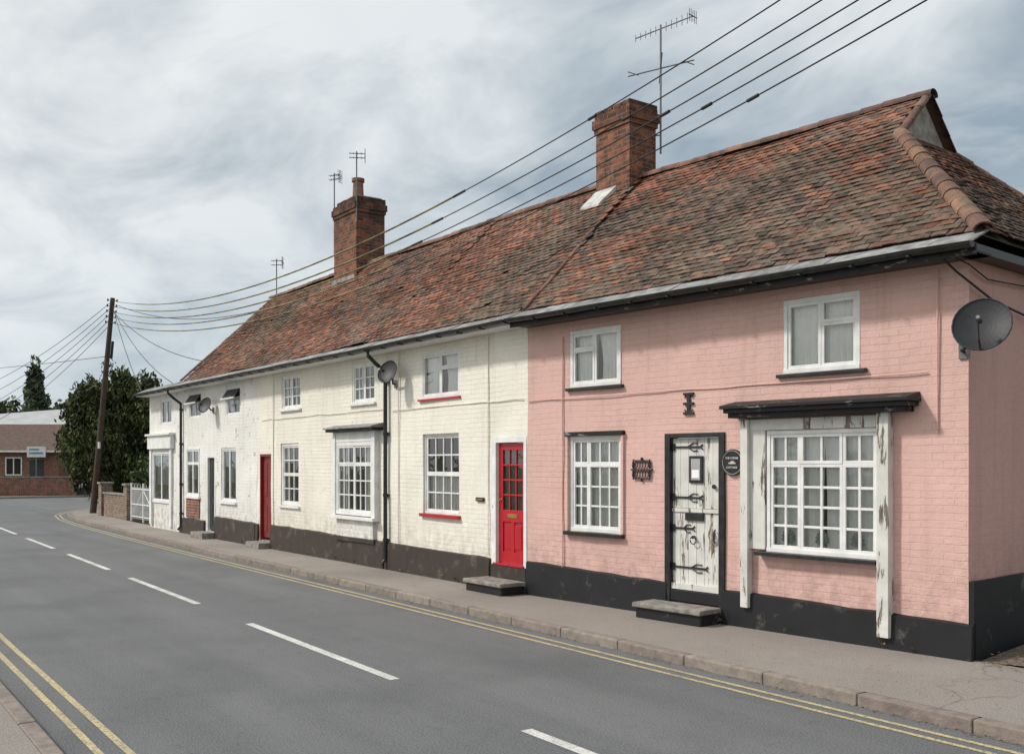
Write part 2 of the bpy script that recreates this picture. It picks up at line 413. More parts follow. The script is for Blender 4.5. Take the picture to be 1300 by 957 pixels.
def ridge(mb, p, q, r=.105, L=.31, mat='ridge', wav=.03):
    p, q = Vector(p), Vector(q); d = q-p; n = max(1, int(d.length/L)); dn = d.normalized()
    side = dn.cross(Vector((0, 0, 1))).normalized(); up = side.cross(dn).normalized()
    W_ = lambda t: up*(wav*nz((p.x+d.x*t)*.45, (p.y+d.y*t)*.45, 4.))
    for i in range(n):
        a = p+d*(i/n)+W_(i/n); b = p+d*((i+1)/n)+dn*.02+W_((i+1)/n)
        jz = R.uniform(-.007, .007)
        k = R.uniform(.6, 1.25); col = (k, k*R.uniform(.9, 1.05), k*R.uniform(.85, 1.05)); m = 9
        ra, rb = r+.010, r
        A = []; B = []; A2 = []
        for j in range(m+1):
            t = math.pi*(j/m)*1.1-.05*math.pi
            s0 = side*math.cos(t); u0 = up*(math.sin(t)*.8)
            A.append(a+(s0+u0)*ra+up*jz); B.append(b+(s0+u0)*rb+up*jz); A2.append(a+(s0+u0)*(ra-.02)+up*jz)
        for j in range(m):
            mb.face([A[j], A[j+1], B[j+1], B[j]], mat, col); mb.face([A2[j], A2[j+1], A[j+1], A[j]], mat, col)
            
# ------------------------------------------------------------------ roof section for the row (local: facade y=0, tiles from y=-.1)
EY, EZ = -.10, 4.09; RY = 2.5
def roof_section(H, x0, x1, rz0, rz1, mode, wx0, xr0=None, xr1=None, hip=None):
    xr0 = x0 if xr0 is None else xr0; xr1 = x1 if xr1 is None else xr1
    rz = (rz0+rz1)/2; V = Vector((0, RY-EY, rz-EZ)); L = V.length
    poly = hip or [(x0, 0), (x1, 0), (xr1, L), (xr0, L)]
    tiles(H['tiles'], (0, EY, EZ), (1, 0, 0), V, poly, mode, wx0)
    e = .055
    H['roof'].face([(x0, EY, EZ-e), (x1, EY, EZ-e), (xr1, RY, rz-e), (xr0, RY, rz-e)], 'underlay')
    H['roof'].face([(xr0, RY, rz-e), (xr1, RY, rz-e), (x1, 2*RY+.2, EZ-e), (x0, 2*RY+.2, EZ-e)], 'browntile')
    return L
def eaves(H, x0, x1, black=False, gz=3.945):
    t = H['trim']; x = x1
    while x > x0+.01:
        w = min(R.uniform(.45, .7), x-x0); k = R.uniform(.72, 1.15); j = R.uniform(-.007, .007)
        a, b = x-w+.006, x
        t.hexa([(a, -.375, 3.955+j), (b, -.375, 3.955+j), (b, -.03, 4.105+j), (a, -.03, 4.105+j),
                (a, -.375, 3.972+j), (b, -.375, 3.972+j), (b, -.03, 4.13+j), (a, -.03, 4.13+j)], 'slate', (k, k, k)); x -= w
    if black:
        t.box(x0, x1, -.345, -.315, 3.835, 3.95, 'black_old'); t.box(x0, x1, -.315, .0, 3.86, 3.88, 'black')
    else:
        t.box(x0, x1, -.345, -.32, 3.87, 3.95, 'white'); t.box(x0, x1, -.32, .0, 3.88, 3.90, 'white')
    g = MB(); n = 8; r = .052
    N = max(2, int((x1-x0)/.6))
    for i in range(N):
        xa, xb = x0+(x1-x0)*i/N, x0+(x1-x0)*(i+1)/N
        za, zb = gz+.012*nz(xa, 0, 9), gz+.012*nz(xb, 0, 9)
        for j in range(n):
            t0, t1 = math.pi+math.pi*j/n, math.pi+math.pi*(j+1)/n
            g.face([(xa, -.41+r*math.cos(t0), za+r*math.sin(t0)), (xb, -.41+r*math.cos(t0), zb+r*math.sin(t0)),
                    (xb, -.41+r*math.cos(t1), zb+r*math.sin(t1)), (xa, -.41+r*math.cos(t1), za+r*math.sin(t1))], 'black')
        g.tube([(xa, -.41-r, za), (xb, -.41-r, zb)], .007, 'black', 5)
        g.box(xa-.015, xa+.015, -.345-.12, -.345, za-.062, za-.048, 'black')
    for xe in (x0, x1):
        g.face([(xe, -.41+r*math.cos(math.pi+math.pi*j/8), gz+r*math.sin(math.pi+math.pi*j/8)) for j in range(9)], 'black')
    return g
def downpipe(mb, x, z1=3.89, z0=.08, mat='black', y=-.06):
    mb.tube([(x, -.41, z1), (x, -.41, z1-.08), (x, -.25, z1-.22), (x, y, z1-.36), (x, y, z1-.5), (x, y, z0+.1), (x, y-.08, z0)], .036, mat, 10)
    for z in (z1-.55, 2.4, 1.3, .5): mb.tube([(x, y, z), (x, y, z+.06)], .046, mat, 10); mb.box(x-.06, x+.06, y+.02, y+.055, z, z+.05, mat)

def chimney(root, shift, cx, cy, w, d, z0, z1, pots=(), capz=.0):
    c = MB()
    c.box(cx-w/2, cx+w/2, cy-d/2, cy+d/2, z0, z1-.38, 'chim')
    c.box(cx-w/2-.025, cx+w/2+.025, cy-d/2-.025, cy+d/2+.025, z1-.38, z1-.30, 'chim')
    c.box(cx-w/2-.05, cx+w/2+.05, cy-d/2-.05, cy+d/2+.05, z1-.30, z1-.15, 'chim')
    c.box(cx-w/2-.02, cx+w/2+.02, cy-d/2-.02, cy+d/2+.02, z1-.15, z1-.075, 'chim')
    x = cx-w/2-.02
    while x < cx+w/2:     # uneven worn top course
        b = min(x+.215, cx+w/2+.02)
        if R.random() < .85: c.box(x+.004, b-.004, cy-d/2-.018, cy+d/2+.018, z1-.073, z1-R.uniform(.0, .012), 'chim')
        x += .225
    c.box(cx-w/2+.05, cx+w/2-.05, cy-d/2+.05, cy+d/2-.05, z1-.07, z1+.03, 'mortar')
    for (px, py, h, r) in pots:
        c.tube([(cx+px, cy+py, z1), (cx+px, cy+py, z1+h)], r, 'pot', 14, r*.85)
        c.tube([(cx+px, cy+py, z1+h-.07), (cx+px, cy+py, z1+h)], r*1.08, 'pot', 14)
    o = c.obj('chimney', root, shift, bevel=.008)
    return o

# ================================================================== PINK COTTAGE
P0 = Vector((-5.219, 9.190, 0)); ANG = math.radians(4.91)
SEED[0] = 3.
H = house('pink_cottage', P0, ANG)
W = H['walls']; T = H['trim']
ops = [(-2.29, -.91, .90, 2.27), (-3.74, -2.94, .18, 2.24), (-5.54, -4.55, .97, 2.27), (-5.52, -4.57, 2.94, 3.72), (-2.08, -1.145, 2.90, 3.72)]
wall(W, -6.41, 0, 0, 4.02, ops, 'pink')
n = 16
for i in range(n):
    for k in range(14):
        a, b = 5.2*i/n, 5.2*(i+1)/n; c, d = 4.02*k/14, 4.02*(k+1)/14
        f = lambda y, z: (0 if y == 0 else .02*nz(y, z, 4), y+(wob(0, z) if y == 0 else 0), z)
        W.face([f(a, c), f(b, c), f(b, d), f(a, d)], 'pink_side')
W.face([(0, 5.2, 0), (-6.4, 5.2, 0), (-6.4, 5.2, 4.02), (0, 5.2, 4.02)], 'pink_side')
def plinth(mb, x0, x1, h0, h1, mat, y=-.045, seg=.3):
    n = max(1, int(abs(x1-x0)/seg))
    for i in range(n):
        a, b = x0+(x1-x0)*i/n, x0+(x1-x0)*(i+1)/n
        ha = h0+(h1-h0)*i/n+.03*nz(a*1.9, 2); hb = h0+(h1-h0)*(i+1)/n+.03*nz(b*1.9, 2)
        ya, yb = y+.02*nz(a, 7), y+.02*nz(b, 7)
        mb.face([(a, ya-.015, -.02), (b, yb-.015, -.02), (b, yb, hb), (a, ya, ha)], mat)
        mb.face([(a, ya, ha), (b, yb, hb), (b, .04, hb+.03), (a, .04, ha+.03)], mat)
        if i == 0: mb.face([(a, ya-.015, -.02), (a, ya, ha), (a, .04, ha+.03), (a, .04, -.02)], mat)
        if i == n-1: mb.face([(b, yb-.015, -.02), (b, yb, hb), (b, .04, hb+.03), (b, .04, -.02)], mat)
PL = MB()
plinth(PL, -6.41, -3.77, .47, .40, 'plinth_black'); plinth(PL, -2.91, .05, .40, .335, 'plinth_black')
PL.box(.0, .05, .0, 5.2, -.02, .76, 'plinth_black')
PL.obj('plinth', H['root'])
window(H, -5.54, -4.55, .97, 2.27, [(0, .34, 0, .72, 2, 3), (0, .34, .72, 1, 2, 1), (.34, 1, 0, .72, 3, 3), (.34, 1, .72, 1, 3, 1)], y=.035, curtain='nets')
window(H, -5.52, -4.57, 2.94, 3.72, [(0, .48, 0, .68, 1, 1), (0, .48, .68, 1, 1, 1), (.48, 1, 0, 1, 1, 1)], y=.02, curtain='sides')
window(H, -2.08, -1.145, 2.90, 3.72, [(0, .5, 0, 1, 1, 1), (.5, 1, 0, .66, 1, 1), (.5, 1, .66, 1, 1, 1)], y=.02, curtain='nets', fw=.05)
window(H, -2.29, -.91, .90, 2.27, [(0, .30, 0, .74, 2, 4), (0, .30, .74, 1, 2, 1), (.30, .70, 0, .74, 2, 4), (.30, .70, .74, 1, 2, 1), (.70, 1, 0, .74, 2, 4), (.70, 1, .74, 1, 2, 1)], y=.0, curtain='nets', fw=.045, glaze=.022)
OR = MB()
for xo in (-2.05, -1.62, -1.2):
    for k in range(8):
        t = math.pi*k/7
        OR.tube([(xo, .045, 1.0), (xo+.075*math.cos(t), .04, 1.05+.11*math.sin(t))], .008, 'blind', 6, .018)
    OR.box(xo-.04, xo+.04, .032, .055, .955, 1.0, 'white')
OR.obj('window_ornaments', H['root'])
T.box(-5.60, -4.50, -.055, .02, 2.275, 2.33, 'black_old'); T.box(-5.60, -4.50, -.07, .03, .915, .965, 'black')
T.box(-5.58, -4.52, -.05, .02, 2.895, 2.935, 'black'); T.box(-2.15, -1.06, -.055, .02, 2.855, 2.895, 'black')
T.box(-5.59, -5.545, -.035, .02, .97, 2.27, 'pink'); T.box(-4.545, -4.50, -.035, .02, .97, 2.27, 'pink')
T.box(-2.60, -2.50, -.10, .0, .24, 2.40, 'white_old'); T.box(-.90, -.77, -.11, .0, .12, 2.42, 'white_old')
T.box(-2.50, -2.30, -.045, .0, .92, 2.40, 'white_old')
T.box(-2.40, -.905, -.12, .02, .855, .90, 'black'); T.box(-2.497, -.903, -.055, .0, 2.275, 2.40, 'white_old')
T.box(-2.70, -.55, -.20, .0, 2.42, 2.475, 'black_old'); T.box(-2.73, -.50, -.25, .0, 2.475, 2.52, 'black_old')
T.hexa([(-2.76, -.285, 2.522), (-.47, -.285, 2.522), (-.47, 0, 2.522), (-2.76, 0, 2.522), (-2.76, -.285, 2.562), (-.47, -.285, 2.562), (-.49, 0, 2.62), (-2.74, 0, 2.62)], 'black_old')
g = eaves(H, -6.41, .22, True); g.obj('gutter', H['root'])
eb = MB(); eb.box(.02, .22, -.34, 5.3, 3.86, 3.94, 'black'); eb.obj('side_soffit', H['root'])
rzP = 6.50; V = Vector((0, RY-EY, rzP-EZ)); L = V.length
gf = .74; gx = -1.66; gy = EY+(RY-EY)*gf; gz_ = EZ+(rzP-EZ)*gf
poly = [(-6.41, 0), (.17, 0), (gx, L*gf), (gx-.04, L), (-6.41-.18, L)]
tiles(H['tiles'], (0, EY, EZ), (1, 0, 0), V, poly, 'pink', 0.)
e = .055
RF = H['roof']
RF.face([(-6.41, EY, EZ-e), (.20, EY, EZ-e), (gx, gy, gz_-e), (gx, RY, rzP-e), (-6.5, RY, rzP-e)], 'underlay')
RF.face([(-6.41, RY, rzP-e), (gx, RY, rzP-e), (gx, 2*RY-gy, gz_-e), (.20, 2*RY-EY, EZ-e), (-6.41, 2*RY-EY, EZ-e)], 'browntile')
RF.face([(.20, EY, EZ-e), (.20, 2*RY-EY, EZ-e), (gx, 2*RY-gy, gz_-e), (gx, gy, gz_-e)], 'underlay')
Vs = Vector((gx-.20, 0, gz_-EZ)); Ls = Vs.length
tiles(H['tiles'], (.20, 0, EZ), (0, 1, 0), Vs, [(EY, 0), (2*RY-EY, 0), (2*RY-gy, Ls), (gy, Ls)], 'pink', 30.)
GB = MB()
GB.face([(gx-.05, gy, gz_), (gx-.05, 2*RY-gy, gz_), (gx-.05, RY, rzP)], 'mortar')
GB.box(gx-.04, gx-.005, gy+.03, 2*RY-gy-.03, gz_-.02, gz_+.05, 'slate')
GB.obj('gablet', H['root'])
RD = MB()
ridge(RD, (-6.6, RY, rzP+.0), (gx+.06, RY, rzP+.0), .10)
ridge(RD, (.20, EY-.03, EZ+.0), (gx, gy, gz_), .095, .24, wav=.0)
ridge(RD, (.20, 2*RY-EY, EZ), (gx, 2*RY-gy, gz_), .095, .24)
ridge(RD, (gx+.0, gy-.02, gz_+.0), (gx+.0, RY-.04, rzP-.01), .055, .24, wav=0); ridge(RD, (gx+.0, 2*RY-gy, gz_+.0), (gx+.0, RY+.04, rzP-.01), .055, .24, wav=0)
ridge(RD, (-6.38, EY, EZ+.02), (-6.50, RY-.1, rzP-.02), .03, .4)
RD.obj('ridge_tiles', H['root'])
D = MB()
T.box(-3.80, -3.715, -.03, .10, .18, 2.27, 'black'); T.box(-2.965, -2.88, -.03, .10, .18, 2.27, 'black'); T.box(-3.715, -2.965, -.028, .10, 2.215, 2.27, 'black')
T.box(-3.715, -2.965, -.02, .12, .20, .335, 'plinth_black')
def dz(x0, x1, z0, z1, mat, y0=.03, y1=.07): D.box(x0, x1, y0, y1, z0, z1, mat)
for i in range(6):
    a = -3.712+i*.1245; b = a+.1205; j = R.uniform(-.002, .002)
    dz(a, b, .36, 1.335, 'white_old', .03+j, .07); dz(a, b, 1.35, 2.21, 'white_old', .03+j, .07)
dz(-3.71, -2.97, 1.30, 1.345, 'white_old', .012, .03); dz(-3.71, -2.97, .345, .42, 'white_old', -.005, .03)
dz(-3.44, -3.23, 1.66, 1.99, 'black', .008, .029); dz(-3.405, -3.265, 1.695, 1.955, 'blind', .002, .009); dz(-3.39, -3.28, 1.72, 1.82, 'curtain', -.001, .003)
dz(-3.50, -3.22, 1.20, 1.29, 'black', .005, .029)
def strap(z, L_=.42, xl=-3.70):
    D.box(xl, xl+L_, .014, .029, z-.012, z+.012, 'black')
    for s in (-1, 1):
        D.tube([(xl+L_*.55, .02, z), (xl+L_*.75, .02, z+s*.05), (xl+L_*.9, .02, z+s*.045)], .008, 'black', 6)
        D.tube([(xl+L_, .02, z), (xl+L_+.04, .02, z+s*.028)], .009, 'black', 6)
    D.box(xl-.02, xl+.03, .008, .029, z-.045, z+.045, 'black')
strap(2.10); strap(1.48); strap(1.10, .30); strap(.62, .5); 
D.tube([(-3.04, .01, .95), (-3.04, -.015, .97), (-3.04, -.015, 1.08), (-3.04, .01, 1.10)], .009, 'black', 8)
D.tube([(-3.36, .015, 1.0), (-3.36, -.02, 1.0)], .018, 'black', 10); D.tube([(-3.36+.045*math.cos(t*.524), -.012, .96+.045*math.sin(t*.524)) for t in range(13)], .008, 'black', 6)
D.tube([(-3.06, .015, 1.62), (-3.06, .0, 1.62)], .025, 'black', 10)
D.obj('stable_door', H['root'], bevel=.003)
S = MB(); S.box(-3.93, -2.92, -.42, -.05, -.005, .13, 'plinth_black'); S.box(-3.96, -2.90, -.46, -.05, .13, .19, 'stone'); S.obj('door_step', H['root'], bevel=.015)
Q = MB()
Q.tube([(-2.76, .02, 1.91), (-2.76, -.035, 1.91)], .155, 'black', 32)
Q.obj('round_plaque', H['root'])
rg = MB(); rg.tube([(-2.76+.138*math.cos(t/16*math.pi), -.037, 1.91+.138*math.sin(t/16*math.pi)) for t in range(33)], .003, 'leadwhite', 6)
rg.box(-2.81, -2.71, -.041, -.036, 1.892, 1.910, 'leadwhite'); rg.box(-2.78, -2.73, -.041, -.036, 1.910, 1.926, 'leadwhite'); rg.obj('plaque_rim', H['root'])
def text(s, x, y, z, size, mat, parent, name):
    cu = bpy.data.curves.new(name, 'FONT'); cu.body = s; cu.size = size; cu.extrude = .003; cu.align_x = 'CENTER'; cu.materials.append(M[mat])
    o = bpy.data.objects.new(name, cu); sc.collection.objects.link(o); o.parent = parent; o.location = (x, y, z); o.rotation_euler = (math.pi/2, 0, 0); return o
text('91', -2.56, -.03, 1.88, .13, 'black', H['root'], 'house_number')
text('THE COLNE', -2.76, -.042, 1.95, .034, 'signwhite', H['root'], 'plaque_text_top'); text('COTTAGE', -2.76, -.042, 1.84, .034, 'signwhite', H['root'], 'plaque_text_low')
I = MB()
I.box(-3.445, -3.40, -.03, .0, 2.50, 2.76, 'black')
for z in (2.51, 2.63, 2.75): I.box(-3.50, -3.345, -.034, -.005, z-.014, z+.014, 'black')
for s in (-1, 1):
    for z in (2.53, 2.73): I.tube([(-3.4225, -.02, z), (-3.4225+s*.05, -.02, z), (-3.4225+s*.06, -.02, z+.03*(-1 if z > 2.6 else 1))], .008, 'black', 6)
I.obj('wall_tie', H['root'])
K = MB(); cx, cz = -4.19, 1.82
for z in (-.115, 0, .115): K.box(cx-.14, cx+.14, -.03, -.015, cz+z-.007, cz+z+.007, 'black')
for i in range(7):
    xx = cx-.14+i*.28/6
    K.tube([(xx+.022*math.cos(t*.785), -.022, cz+.058+.045*math.sin(t*.785)) for t in range(9)], .005, 'black', 5)
    K.tube([(xx+.022*math.cos(t*.785), -.022, cz-.058+.045*math.sin(t*.785)) for t in range(9)], .005, 'black', 5)
for s in (-1, 1): 
    K.box(cx+s*.14-.006, cx+s*.14+.006, -.03, -.015, cz-.13, cz+.13, 'black')
    K.tube([(cx+s*.14, -.02, cz), (cx+s*.18, -.02, cz)], .014, 'black', 6)
    K.tube([(cx, -.02, cz+s*.115), (cx, -.02, cz+s*.155)], .014, 'black', 6)
K.obj('iron_name_sign', H['root'])
C = MB()
C.tube([(-5.66+.004*math.sin(z*5), -.02, .45+z) for z in [i*.23 for i in range(15)]], .010, 'pink', 6)
C.tube([(-6.4+i*.25, -.018, 2.80+.02*nz(i*.4, 3)-.0*i) for i in range(25)], .007, 'pink', 6)
C.tube([(-.30, -.02, 2.2), (-.30, -.02, 3.8)], .009, 'pink', 6)
C.tube([(-.12, -.36, 3.88), (-.02, -.2, 3.72), (.05, -.05, 3.62), (.06, .4, 3.50), (.06, 1.2, 3.42), (.06, 2.4, 3.5)], .011, 'wire', 6)
C.tube([(-.05, -.30, 3.88), (.04, -.08, 3.80), (.05, .3, 3.70), (.05, 1.4, 3.74)], .007, 'wire', 6)
C.obj('wall_cables', H['root'])
def dish(parent, pos, aim, r, wallpt, name='satellite_dish', shift=(0, 0, 0)):
    d = MB(); c = Vector(pos); a = Vector(aim).normalized(); s = a.cross(Vector((0, 0, 1))).normalized(); u = s.cross(a)
    rings = 6; seg = 28; P = []
    for i in range(rings+1):
        rr = r*i/rings; dd = .16*r*(i/rings)**2*1.5
        P.append([c+a*dd+s*(rr*math.cos(2*math.pi*j/seg))+u*(rr*1.04*math.sin(2*math.pi*j/seg)) for j in range(seg)])
    for i in range(rings):
        for j in range(seg): d.face([P[i][j], P[i][(j+1) % seg], P[i+1][(j+1) % seg], P[i+1][j]], 'darksteel')
    d.tube(P[rings]+[P[rings][0]], .008, 'darksteel', 6)
    lnb = c+a*(r*1.15)-u*(r*.25)
    d.tube([c-u*r+a*.06, c-u*r*.9+a*.2, lnb], .010, 'darksteel', 6); d.tube([lnb-a*.02, lnb-a*.09+u*.02], .024, 'darksteel', 10); d.tube([lnb+a*.04, lnb-a*.03], .018, 'steel', 10)
    wp = Vector(wallpt); d.tube([c, c-a*.10, wp+Vector((0, -.06, 0)), wp], .018, 'darksteel', 8)
    d.box(wp.x-.05, wp.x+.05, wp.y-.01, wp.y+.02, wp.z-.07, wp.z+.07, 'steel')
    return d.obj(name, parent, shift, smooth=False)
dish(H['root'], (.22, -.20, 3.17), (.28, -.9, .35), .255, (-.04, -.012, 2.98))
finish(H)
pink = H

# ================================================================== CREAM ROW
FY = 8.641
def row_house(name, xr): return house(name, (xr, FY, 0))
xr = -11.61; H = row_house('cream_cottage', xr); SH = (-xr, 0, 0); SEED[0] = 9.
ops = [(-12.52, -11.66, .18, 2.30), (-14.58, -13.45, 1.06, 2.39), (-14.65, -13.43, 2.98, 3.755)]
wall(H['walls'], -15.88, -11.61, 0, 4.02, ops, 'cream')
window(H, -14.58, -13.45, 1.06, 2.39, [(0, 1, 0, .5, 4, 2), (0, 1, .5, 1, 4, 2)], y=.06, curtain='half', fw=.04)
window(H, -14.65, -13.43, 2.98, 3.755, [(0, .5, 0, 1, 1, 1), (.5, 1, 0, .66, 1, 1), (.5, 1, .66, 1, 1, 1)], y=.03, curtain='sides')
T = H['trim']
T.box(-14.62, -13.41, -.06, .03, 1.005, 1.06, 'red'); T.box(-14.70, -13.38, -.045, .02, 2.945, 2.98, 'red')
PL = MB(); plinth(PL, -15.86, -12.55, .47, .44, 'plinth_brown', -.04); PL.obj('plinth', H['root'], SH)
T.box(-12.52, -12.41, -.01, .10, .37, 2.30, 'white'); T.box(-11.70, -11.625, -.012, .10, .37, 2.30, 'white'); T.box(-12.41, -11.70, -.011, .10, 2.21, 2.30, 'white')
T.box(-12.52, -11.63, -.03, .12, .18, .37, 'plinth_brown'); T.box(-12.45, -11.68, -.04, .10, .37, .40, 'red')
D = MB(); a, b = -12.405, -11.705; y0 = .05
D.box(a, a+.10, y0, y0+.04, .405, 2.205, 'red'); D.box(b-.10, b, y0, y0+.04, .405, 2.205, 'red')
for z0, z1 in ((.405, .57), (1.02, 1.20), (2.10, 2.205)): D.box(a+.10, b-.10, y0+.001, y0+.039, z0, z1, 'red')
D.box(a+.10, b-.10, y0+.018, y0+.03, .57, 1.02, 'red'); D.box((a+b)/2-.04, (a+b)/2+.04, y0+.002, y0+.018, .57, 1.02, 'red')
for i in range(2):
    p = a+.135+i*.255; D.box(p, p+.175, y0+.008, y0+.0175, .62, .97, 'red')
for i in range(1, 3):
    t = a+.10+(.50)*i/3; D.box(t-.012, t+.012, y0+.004, y0+.036, 1.20, 2.10, 'red')
for i in range(1, 4):
    t = 1.20+.90*i/4; D.box(a+.10, b-.10, y0+.006, y0+.034, t-.012, t+.012, 'red')
D.box((a+b)/2-.12, (a+b)/2+.12, y0-.008, y0+.001, 1.08, 1.14, 'brass'); D.tube([(b-.05, y0, 1.25), (b-.05, y0-.01, 1.25)], .018, 'brass', 10); D.tube([(a+.05, y0, 1.35), (a+.05, y0-.03, 1.35)], .015, 'brass', 10)
D.obj('red_front_door', H['root'], SH, bevel=.004)
gD = MB(); gD.face([(a+.1, y0+.02, 1.2), (b-.1, y0+.02, 1.2), (b-.1, y0+.02, 2.1), (a+.1, y0+.02, 2.1)], 'glass'); gD.obj('door_glass', H['root'], SH)
cD = MB()
for i in range(60):
    p, q = a+.1+.5*i/60, a+.1+.5*(i+1)/60
    f = lambda t: y0+.07+.012*math.sin(t*70)
    cD.face([(p, f(p), 1.18), (q, f(q), 1.18), (q, f(q), 2.12), (p, f(p), 2.12)], 'curtain_g')
cD.obj('door_curtain', H['root'], SH)
S = MB(); S.box(-12.55, -11.62, -.46, -.04, -.005, .12, 'plinth_black'); S.box(-12.58, -11.60, -.50, -.04, .12, .18, 'stone'); S.obj('door_step', H['root'], SH, bevel=.015)
Q = MB(); Q.box(-12.93, -12.72, -.03, .0, 1.31, 1.37, 'darksteel'); Q.box(-12.91, -12.74, -.033, -.029, 1.33, 1.35, 'brass'); Q.obj('name_plate', H['root'], SH)
C = MB(); C.tube([(-12.60, -.018, .5), (-12.60, -.018, 3.85)], .010, 'cream', 6); C.tube([(-15.40, -.018, .5), (-15.40, -.02, 3.85)], .011, 'cream', 6)
C.tube([(-11.7-i*.22, -.018, 2.84+.02*nz(i*.5, 1)) for i in range(19)], .007, 'cream', 6)
C.obj('wall_cables', H['root'], SH)
gg = eaves(H, -15.88, -11.61); downpipe(gg, -15.80); gg.obj('gutter_and_downpipe', H['root'], SH)
Lb = roof_section(H, -15.88, -11.62, 6.62, 6.58, 'cream', 40., xr1=-11.80)
RD = MB(); ridge(RD, (-15.88, RY, 6.60), (-11.8, RY, 6.58)); RD.obj('ridge_tiles', H['root'], SH)
dish(H['root'], (-15.30, -.26, 3.47), (.35, -.85, .35), .20, (-15.5, -.012, 3.30), shift=SH)
chimney(H['root'], SH, -12.20, RY-.05, .82, .58, 5.9, 7.72)
F = MB()
F.hexa([(-12.70, 1.90, 6.08), (-12.2, 1.86, 6.04), (-12.1, 2.16, 6.32), (-12.62, 2.16, 6.32), (-12.70, 1.90, 6.12), (-12.2, 1.86, 6.08), (-12.1, 2.16, 6.40), (-12.62, 2.16, 6.40)], 'leadwhite')
for i in range(6): F.box(-12.63+i*.14, -12.63+i*.14+.13, 2.14, 2.157, 6.08, 6.24+.03*(i % 2), 'leadwhite')
F.obj('chimney_flashing', H['root'], SH)
finish(H, SH)

xr = -15.88; H = row_house('cream_cottage', xr); H['root'].name = 'cream_cottage.001'; SH = (-xr, 0, 0); SEED[0] = 15.
ops = [(-17.75, -16.25, .92, 2.30), (-17.23, -16.31, 3.03, 3.78), (-20.65, -19.70, .99, 2.33), (-20.62, -19.62, 3.06, 3.80), (-21.86, -21.20, .15, 2.11)]
wall(H['walls'], -22.05, -15.88, 0, 4.02, ops, 'cream2')
window(H, -17.75, -16.25, .92, 2.30, [(0, .5, 0, .72, 3, 3), (0, .5, .72, 1, 3, 1), (.5, 1, 0, .72, 3, 3), (.5, 1, .72, 1, 3, 1)], y=-.06, curtain='edges', fw=.07)
window(H, -17.23, -16.31, 3.03, 3.78, [(0, .5, 0, 1, 2, 3), (.5, 1, 0, 1, 2, 3)], y=.04, curtain='edges', fw=.045)
window(H, -20.65, -19.70, .99, 2.33, [(0, 1, 0, .5, 3, 2), (0, 1, .5, 1, 3, 2)], y=.04, curtain='edges', fw=.06)
window(H, -20.62, -19.62, 3.06, 3.80, [(0, .5, 0, 1, 2, 3), (.5, 1, 0, 1, 2, 3)], y=.04, curtain='edges', fw=.05)
T = H['trim']
T.box(-17.95, -15.98, -.22, .0, 2.50, 2.55, 'black_old'); T.hexa([(-17.98, -.26, 2.552), (-15.95, -.26, 2.552), (-15.95, 0, 2.552), (-17.98, 0, 2.552), (-17.98, -.26, 2.58), (-15.95, -.26, 2.58), (-15.95, 0, 2.64), (-17.98, 0, 2.64)], 'slate')
T.box(-17.85, -17.75, -.11, .0, .90, 2.50, 'white'); T.box(-16.25, -16.12, -.11, .0, .90, 2.50, 'white'); T.box(-17.75, -16.25, -.09, .0, 2.305, 2.498, 'white')
T.box(-17.90, -16.10, -.16, .0, .84, .90, 'white'); T.box(-17.75, -16.25, -.075, .0, .50, .838, 'offwhite')
T.box(-17.30, -16.25, -.05, .02, 2.985, 3.03, 'white'); T.box(-20.70, -19.64, -.05, .02, .94, .99, 'white'); T.box(-20.68, -19.56, -.05, .02, 3.02, 3.06, 'white')
T.box(-17.80, -16.20, -.085, .0, .42, .498, 'plinth_brown')
PL = MB(); plinth(PL, -21.15, -15.90, .52, .48, 'plinth_brown', -.05); plinth(PL, -22.05, -21.9, .5, .5, 'plinth_brown', -.05); PL.obj('plinth', H['root'], SH)
D = MB(); D.box(-21.80, -21.26, .05, .09, .22, 2.05, 'darkred')
for z0, z1 in ((.35, .95), (1.15, 1.9)):
    for xx in (-21.74, -21.50): D.box(xx, xx+.18, .04, .051, z0, z1, 'darkred')
D.box(-21.86, -21.80, -.01, .10, .15, 2.11, 'darkred'); D.box(-21.26, -21.20, -.01, .10, .15, 2.11, 'darkred'); D.box(-21.80, -21.26, -.01, .10, 2.05, 2.11, 'darkred'); D.box(-21.86, -21.2, -.04, .1, .0, .16, 'stone')
D.obj('dark_red_front_door', H['root'], SH, bevel=.004)
S = MB(); S.box(-21.95, -21.15, -.32, -.05, -.005, .13, 'stone'); S.obj('door_step', H['root'], SH, bevel=.012)
C = MB(); C.tube([(-21.05, -.02, .5), (-21.05, -.02, 3.85)], .012, 'cream2', 6); C.tube([(-16-i*.25, -.018, 2.88+.02*nz(i*.5, 9)) for i in range(24)], .007, 'cream2', 6); C.obj('wall_cables', H['root'], SH)
gg = eaves(H, -22.05, -15.88); gg.obj('gutter', H['root'], SH)
roof_section(H, -22.05, -15.88, 6.66, 6.62, 'cream', 40.)
RD = MB(); ridge(RD, (-22.05, RY, 6.65), (-15.88, RY, 6.61)); RD.obj('ridge_tiles', H['root'], SH)
chimney(H['root'], SH, -21.84, RY, 1.20, .76, 6.0, 8.24, pots=[(.05, -.05, .55, .14)])
F = MB(); F.box(-22.45, -21.23, 2.06, 2.118, 6.22, 6.36, 'slate'); F.obj('chimney_flashing', H['root'], SH)
finish(H, SH)

